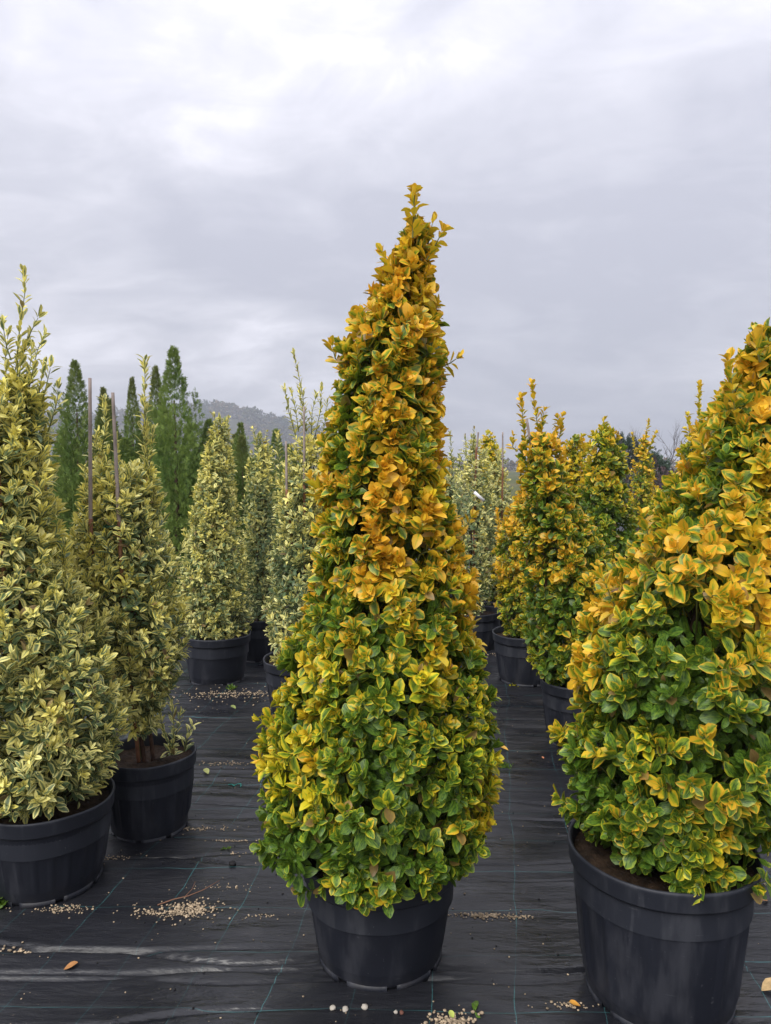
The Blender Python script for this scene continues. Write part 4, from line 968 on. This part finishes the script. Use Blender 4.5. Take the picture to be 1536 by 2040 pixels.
# far hedge line along the fields to the right
L = []
for t in range(260):
    x = rg.uniform(-200, 420); y = rg.uniform(300, 340); r_ = rg.uniform(1.5, 3.0); n = 60
    d = norm(rg.normal(0, 1, (n, 3))); p = d * r_ + np.array([x, y, r_ * .8]); dd = norm(d + rg.normal(0, .5, (n, 3)))
    L.append(dict(p=p, d=dd, n=norm(np.cross(dd, rg.normal(0, 1, (n, 3)))), s=rg.uniform(.9, 1.8, n), g=np.clip(rg.uniform(.3, .9) + rg.normal(0, .05, n), 0, 1), o=np.zeros(n), r=rg.uniform(0, 1, n)))
o = obj('hedgerow', leaves_mesh('hedgerow', cat_leaves(L), CL, M_WOOD, rg)); tag(o, 'low brown hedgerow on the far horizon', 'hedge', kind='stuff')

# ---------------------------------------------------------------- small things on the cloth
M_PEB = simple('pumice_grit', (.36, .28, .19), .85, .2, .75, 75, .001, 200)
M_PEBW = simple('pale_pebble', (.46, .42, .36), .8, .3, .2, 30, .001, 100)
M_PEBR = simple('red_brown_pebble', (.16, .07, .05), .8, .3, .3, 30)
M_CLOD = simple('dark_clod', (.012, .011, .012), .8, .3, .3, 30, .004, 60)


def stone_bm(n, seed):
    rr = random.Random(seed); bm = bmesh.new(); bmesh.ops.create_icosphere(bm, subdivisions=n, radius=1)
    for v in bm.verts:
        f = 1 + rr.uniform(-.22, .18); v.co = Vector((v.co.x * f * 1.15, v.co.y * f, v.co.z * f * .75))
    V = np.array([v.co[:] for v in bm.verts]); T = np.array([[v.index for v in f.verts] for f in bm.faces]); bm.free()
    return V, T
ST = [stone_bm(1, k) for k in range(5)]
GRIT_STONE = []


def grit(name, label, pts, sizes, m, seed=0):
    rg = np.random.default_rng(seed); VV = []; TT = []; off = 0
    x0, y0 = np.mean(pts, axis=0)
    for k, ((x, y), s_) in enumerate(zip(pts, sizes)):
        V, T = ST[k % 5]; a = rg.uniform(0, TAU); c, s2 = math.cos(a), math.sin(a)
        Rm = np.array([[c, -s2, 0], [s2, c, 0], [0, 0, 1]])
        VV.append(V @ Rm.T * s_ + np.array([x - x0, y - y0, gz(x, y) + s_ * .6])); TT.append(T + off); off += len(V)
    o = obj(name, mesh_np(name, np.concatenate(VV), [np.concatenate(TT)], m, smooth=False), None, (x0, y0, 0))
    return tag(o, label, 'gravel', kind='stuff')


def pile(x, y, sx, sy, n, s0, s1, label, seed, m=None, heap=0.0):
    rg = np.random.default_rng(seed)
    halo = np.where(rg.uniform(0, 1, (n, 1)) < .28, 1.7, .85)
    p = rg.normal(0, 1, (n, 2)) * halo * np.array([sx, sy]) * .5 + np.array([x, y])
    s_ = rg.uniform(s0, s1, n) * (1 - .45 * rg.uniform(0, 1, n)) * .82
    o = grit('gravel', label, p, s_, m or M_PEB, seed)
    return o
pile(-.706, 2.57, .11, .05, 330, .0035, .0075, 'tan gravel heap on the cloth below the thin twig', 1)
pile(-.82, 2.555, .09, .02, 80, .003, .006, 'thin tail of tan grit left of the gravel heap', 2)
pile(-1.17, 2.575, .12, .03, 110, .003, .006, 'tan grit along the foot of the leftmost pot', 3)
pile(-1.10, 2.91, .10, .035, 90, .003, .0055, 'tan grit behind the leftmost pot', 4)
pile(.345, 2.54, .13, .018, 170, .0035, .007, 'tan grit line right of the middle pot', 5)
pile(.47, 2.53, .05, .012, 50, .0035, .006, 'short grit streak beyond the grit line right of the middle pot', 6)
pile(.20, 2.03, .060, .035, 190, .004, .0085, 'pale gravel patch under a green leaf at the bottom of the picture', 7)
pile(.555, 2.09, .07, .016, 45, .003, .007, 'grit beside the orange fallen leaf', 8)
pile(-1.21, 2.355, .09, .010, 26, .004, .009, 'broken row of white grit at the lower left edge', 9)
pile(-.43, 2.535, .10, .012, 22, .003, .006, 'sparse grit just left of the middle pot', 10)
pile(-1.05, 5.05, .35, .13, 330, .005, .010, 'loose tan grit in front of the neat cone', 11)
pile(-.86, 3.86, .18, .05, 80, .003, .007, 'grit specks across the path left of the middle shrub', 12)
pile(-.66, 3.06, .13, .012, 50, .003, .006, 'thin grit line between the left pots and the middle one', 13)
pile(-.60, 2.96, .07, .012, 30, .003, .0055, 'short grit dash in front of the thin grit line', 14)
pile(-.83, 3.16, .13, .02, 80, .003, .006, 'grit beside the pot of the caned variegated shrub', 15)
pile(1.42, 2.70, .10, .05, 20, .004, .009, 'pebbles right of the biggest pot', 16)
pile(.9, 6.2, .35, .15, 80, .004, .008, 'grit in the shade on the right path', 17)
pile(-.60, 2.72, .13, .025, 45, .002, .005, 'dark crumbs and grit near the black clod', 18)
rg = np.random.default_rng(44)
p = np.stack([rg.uniform(-1.8, 1.9, 520), 1.9 + 4.5 * rg.uniform(0, 1, 520) ** 1.4], -1)
grit('scattered_grit', 'single grains of grit scattered all over the black cloth', p, rg.uniform(.0012, .0038, 520), M_PEB, 9)
p = np.stack([rg.uniform(-1.8, 1.9, 260), 1.9 + 3.5 * rg.uniform(0, 1, 260) ** 1.4], -1)
grit('scattered_crumbs', 'dark soil crumbs scattered all over the black cloth', p, rg.uniform(.0015, .004, 260), M_CLOD, 10)


def pebble(x, y, s_, m, label, name='pebble', cat_='pebble', k=0, n=2):
    V, T = stone_bm(n, 50 + k)
    o = obj(name, mesh_np(name, V * s_, [T], m), None, (x, y, gz(x, y) + s_ * .55)); o.rotation_euler[2] = k
    tag(o, label, cat_)
pebble(-.155, 2.082, .0085, M_PEBW, 'pale pebble, leftmost of three before the middle pot', k=1)
pebble(-.118, 2.076, .009, M_PEBW, 'white pebble, middle one of three before the middle pot', k=2)
pebble(-.061, 2.084, .0095, M_PEBW, 'white pebble, rightmost of three before the middle pot', k=3)
pebble(.030, 2.064, .006, M_PEBW, 'small white pebble paired with a reddish one below the middle pot', k=4)
pebble(.047, 2.062, .0065, M_PEBR, 'small reddish pebble paired with a white one below the middle pot', k=5)
pebble(-.609, 2.848, .0135, M_CLOD, 'black clod of soil lying on the path left of the middle shrub', 'soil_clod', 'clod', k=6)
pebble(1.36, 2.80, .012, M_PEBW, 'white round pebble right of the biggest pot', k=7)


def fallen(x, y, s_, col, label, rot, k=0, tilt=.15):
    m = simple('fallen_leaf_' + str(k), col, .6, .3, .25, 60)
    V, U, Q, T = leaf_template(5, .62, .35, .12, .2)
    V2 = V * s_
    th = V2.copy(); th[:, 2] -= .0004
    n = len(V)
    o = obj('fallen_leaf', mesh_np('fallen_leaf', np.concatenate([V2, th]), [np.concatenate([Q, Q[:, ::-1] + n]), np.concatenate([T, T[:, ::-1] + n])], m), None, (x, y, gz(x, y) + .004))
    o.rotation_euler = (tilt, tilt * .7, rot)
    tag(o, label, 'leaf', 'single leaves fallen on the cloth')
fallen(.689, 4.052, .055, (.62, .36, .07), 'yellow fallen leaf alone on the right path', 1.0, 1)
fallen(-.91, 3.705, .05, (.40, .42, .14), 'pale green fallen leaf on the left path', .6, 2)
fallen(-1.02, 2.25, .045, (.36, .17, .06), 'narrow brown fallen leaf at the lower left', -1.1, 3)
fallen(.575, 2.085, .035, (.62, .30, .05), 'orange fallen leaf by the biggest pot', 1.4, 4)
fallen(1.14, 2.15, .07, (.55, .38, .18), 'long tan fallen leaf at the lower right edge', -1.25, 5)
fallen(.195, 2.035, .028, (.40, .46, .10), 'yellow green leaf on the pale gravel patch', .3, 6)
fallen(.86, 3.93, .02, (.5, .2, .1), 'tiny orange leaf scrap left of the hidden right pot', .3, 7)
fallen(-.98, 4.75, .05, (.22, .26, .08), 'dull green leaf in the loose grit before the neat cone', .9, 8)
fallen(1.4, 2.62, .03, (.42, .20, .08), 'small brown leaf right of the biggest pot', 2.2, 9)

tw = Tubes(5); tw.add([(-.10, -.03, .004), (-.05, -.005, .010), (.0, .01, .014), (.05, .04, .02), (.10, .085, .03)], [.0028, .0026, .0022, .0018, .001]); tw.add([(-.01, .006, .013), (.01, .04, .025), (.012, .07, .035)], [.0016, .0012, .0008])
tag(obj('twig', tw.mesh('twig', simple('dry_twig', (.20, .10, .06), .8)), None, (-.73, 2.63, gz(-.73, 2.63))), 'dry brown twig lying behind the gravel heap', 'twig')
a_ = np.linspace(-.6, 4.2, 18)
tn = Tubes(5); tn.add(np.concatenate([[(-.035, .012, .004), (-.015, .012, .005)], np.stack([.012 + .02 * np.cos(a_), -.002 + .016 * np.sin(a_), .006 + .003 * np.sin(a_ * 2)], -1)[::-1]]), np.full(20, .0022))
tag(obj('twine', tn.mesh('twine', simple('teal_twine', (.02, .30, .24), .5)), None, (-.749, 3.586, gz(-.749, 3.586))), 'curled piece of teal twine on the left path', 'twine')


def weed(x, y, r_, n, label, seed, cg=.1, s_=.018, zc=0.0):
    rg = np.random.default_rng(seed)
    d = norm(np.abs(rg.normal(0, 1, (n, 3))) * np.array([1, 1, .8]) * np.where(rg.uniform(0, 1, (n, 3)) > .5, 1, -1) * np.array([1, 1, 0]) + np.array([0, 0, .6]))
    p = np.stack([rg.normal(0, r_ * .4, n), rg.normal(0, r_ * .3, n), np.full(n, .002)], -1)
    L = dict(p=p, d=d, n=norm(np.cross(d, rg.normal(0, 1, (n, 3)))), s=rg.uniform(.6, 1.4, n) * s_, g=np.full(n, cg), o=np.zeros(n), r=rg.uniform(0, 1, n))
    r0_ = obj('weed', leaves_mesh('weed', L, get_tpl(3, .43, .6), M_GOLD, rg), None, (x, y, gz(x, y) + zc)); tag(r0_, label, 'weed')
weed(.62, 3.844, .055, 70, 'flattened tuft of green weed on the right path', 1)
weed(.965, 5.32, .06, 60, 'small weed at the foot of the low orange gold shrub pot', 2, s_=.03, cg=.9)
weed(-1.42, 2.62, .05, 110, 'tuft of grass at the left edge by the leftmost pot', 3, s_=.045)
weed(-1.10, 5.20, .035, 30, 'tiny weed sprouting under the neat cone pot', 4, s_=.03)
weed(-.66, 2.99, .012, 8, 'tiny green seedling on the left path', 5)
weed(.26, 2.07, .004, 3, 'yellow green sprout at the pale gravel patch', 6, s_=.03)

# white plastic tag hanging in the pale shrub
V = np.array([(-.05, 0, .03), (-.035, 0, .05), (.045, 0, -.022), (.03, 0, -.042)]); V = np.concatenate([V, V + np.array([0, .0015, 0])])
F = np.array([(0, 3, 2, 1), (4, 5, 6, 7), (0, 1, 5, 4), (1, 2, 6, 5), (2, 3, 7, 6), (3, 0, 4, 7)])
tg = obj('plant_tag', mesh_np('plant_tag', V, [F], simple('white_tag', (.8, .8, .82), .5, .4, .05), smooth=False), None, (.765, 6.02, 1.355)); tag(tg, 'white strip tag hanging in the pale variegated shrub', 'plant tag')
lp = Tubes(4); lp.add([(-.043, 0, .04), (-.055, .03, .055), (-.06, .09, .06)], [.001] * 3); obj('loop', lp.mesh('loop', M_PEBW), tg)

# ---------------------------------------------------------------- haze
def haze():
    x0, x1, y0, y1, z0, z1 = -950, 700, -30, 1150, -1.1, 75
    V = np.array([(x, y, z) for z in (z0, z1) for x, y in ((x0, y0), (x1, y0), (x1, y1), (x0, y1))])
    F = np.array([(0, 3, 2, 1), (4, 5, 6, 7), (0, 1, 5, 4), (1, 2, 6, 5), (2, 3, 7, 6), (3, 0, 4, 7)])
    m = bpy.data.materials.new('haze_air'); m.use_nodes = True; t = m.node_tree; t.nodes.clear()
    o = t.nodes.new('ShaderNodeOutputMaterial'); v = t.nodes.new('ShaderNodeVolumePrincipled')
    v.inputs['Color'].default_value = (.85, .90, 1, 1); v.inputs['Density'].default_value = HAZE; v.inputs['Anisotropy'].default_value = .2
    t.links.new(v.outputs[0], o.inputs['Volume'])
    ob = obj('haze', mesh_np('haze', V, [F], m, smooth=False)); ob['kind'] = 'stuff'
HAZE = .00105
haze()
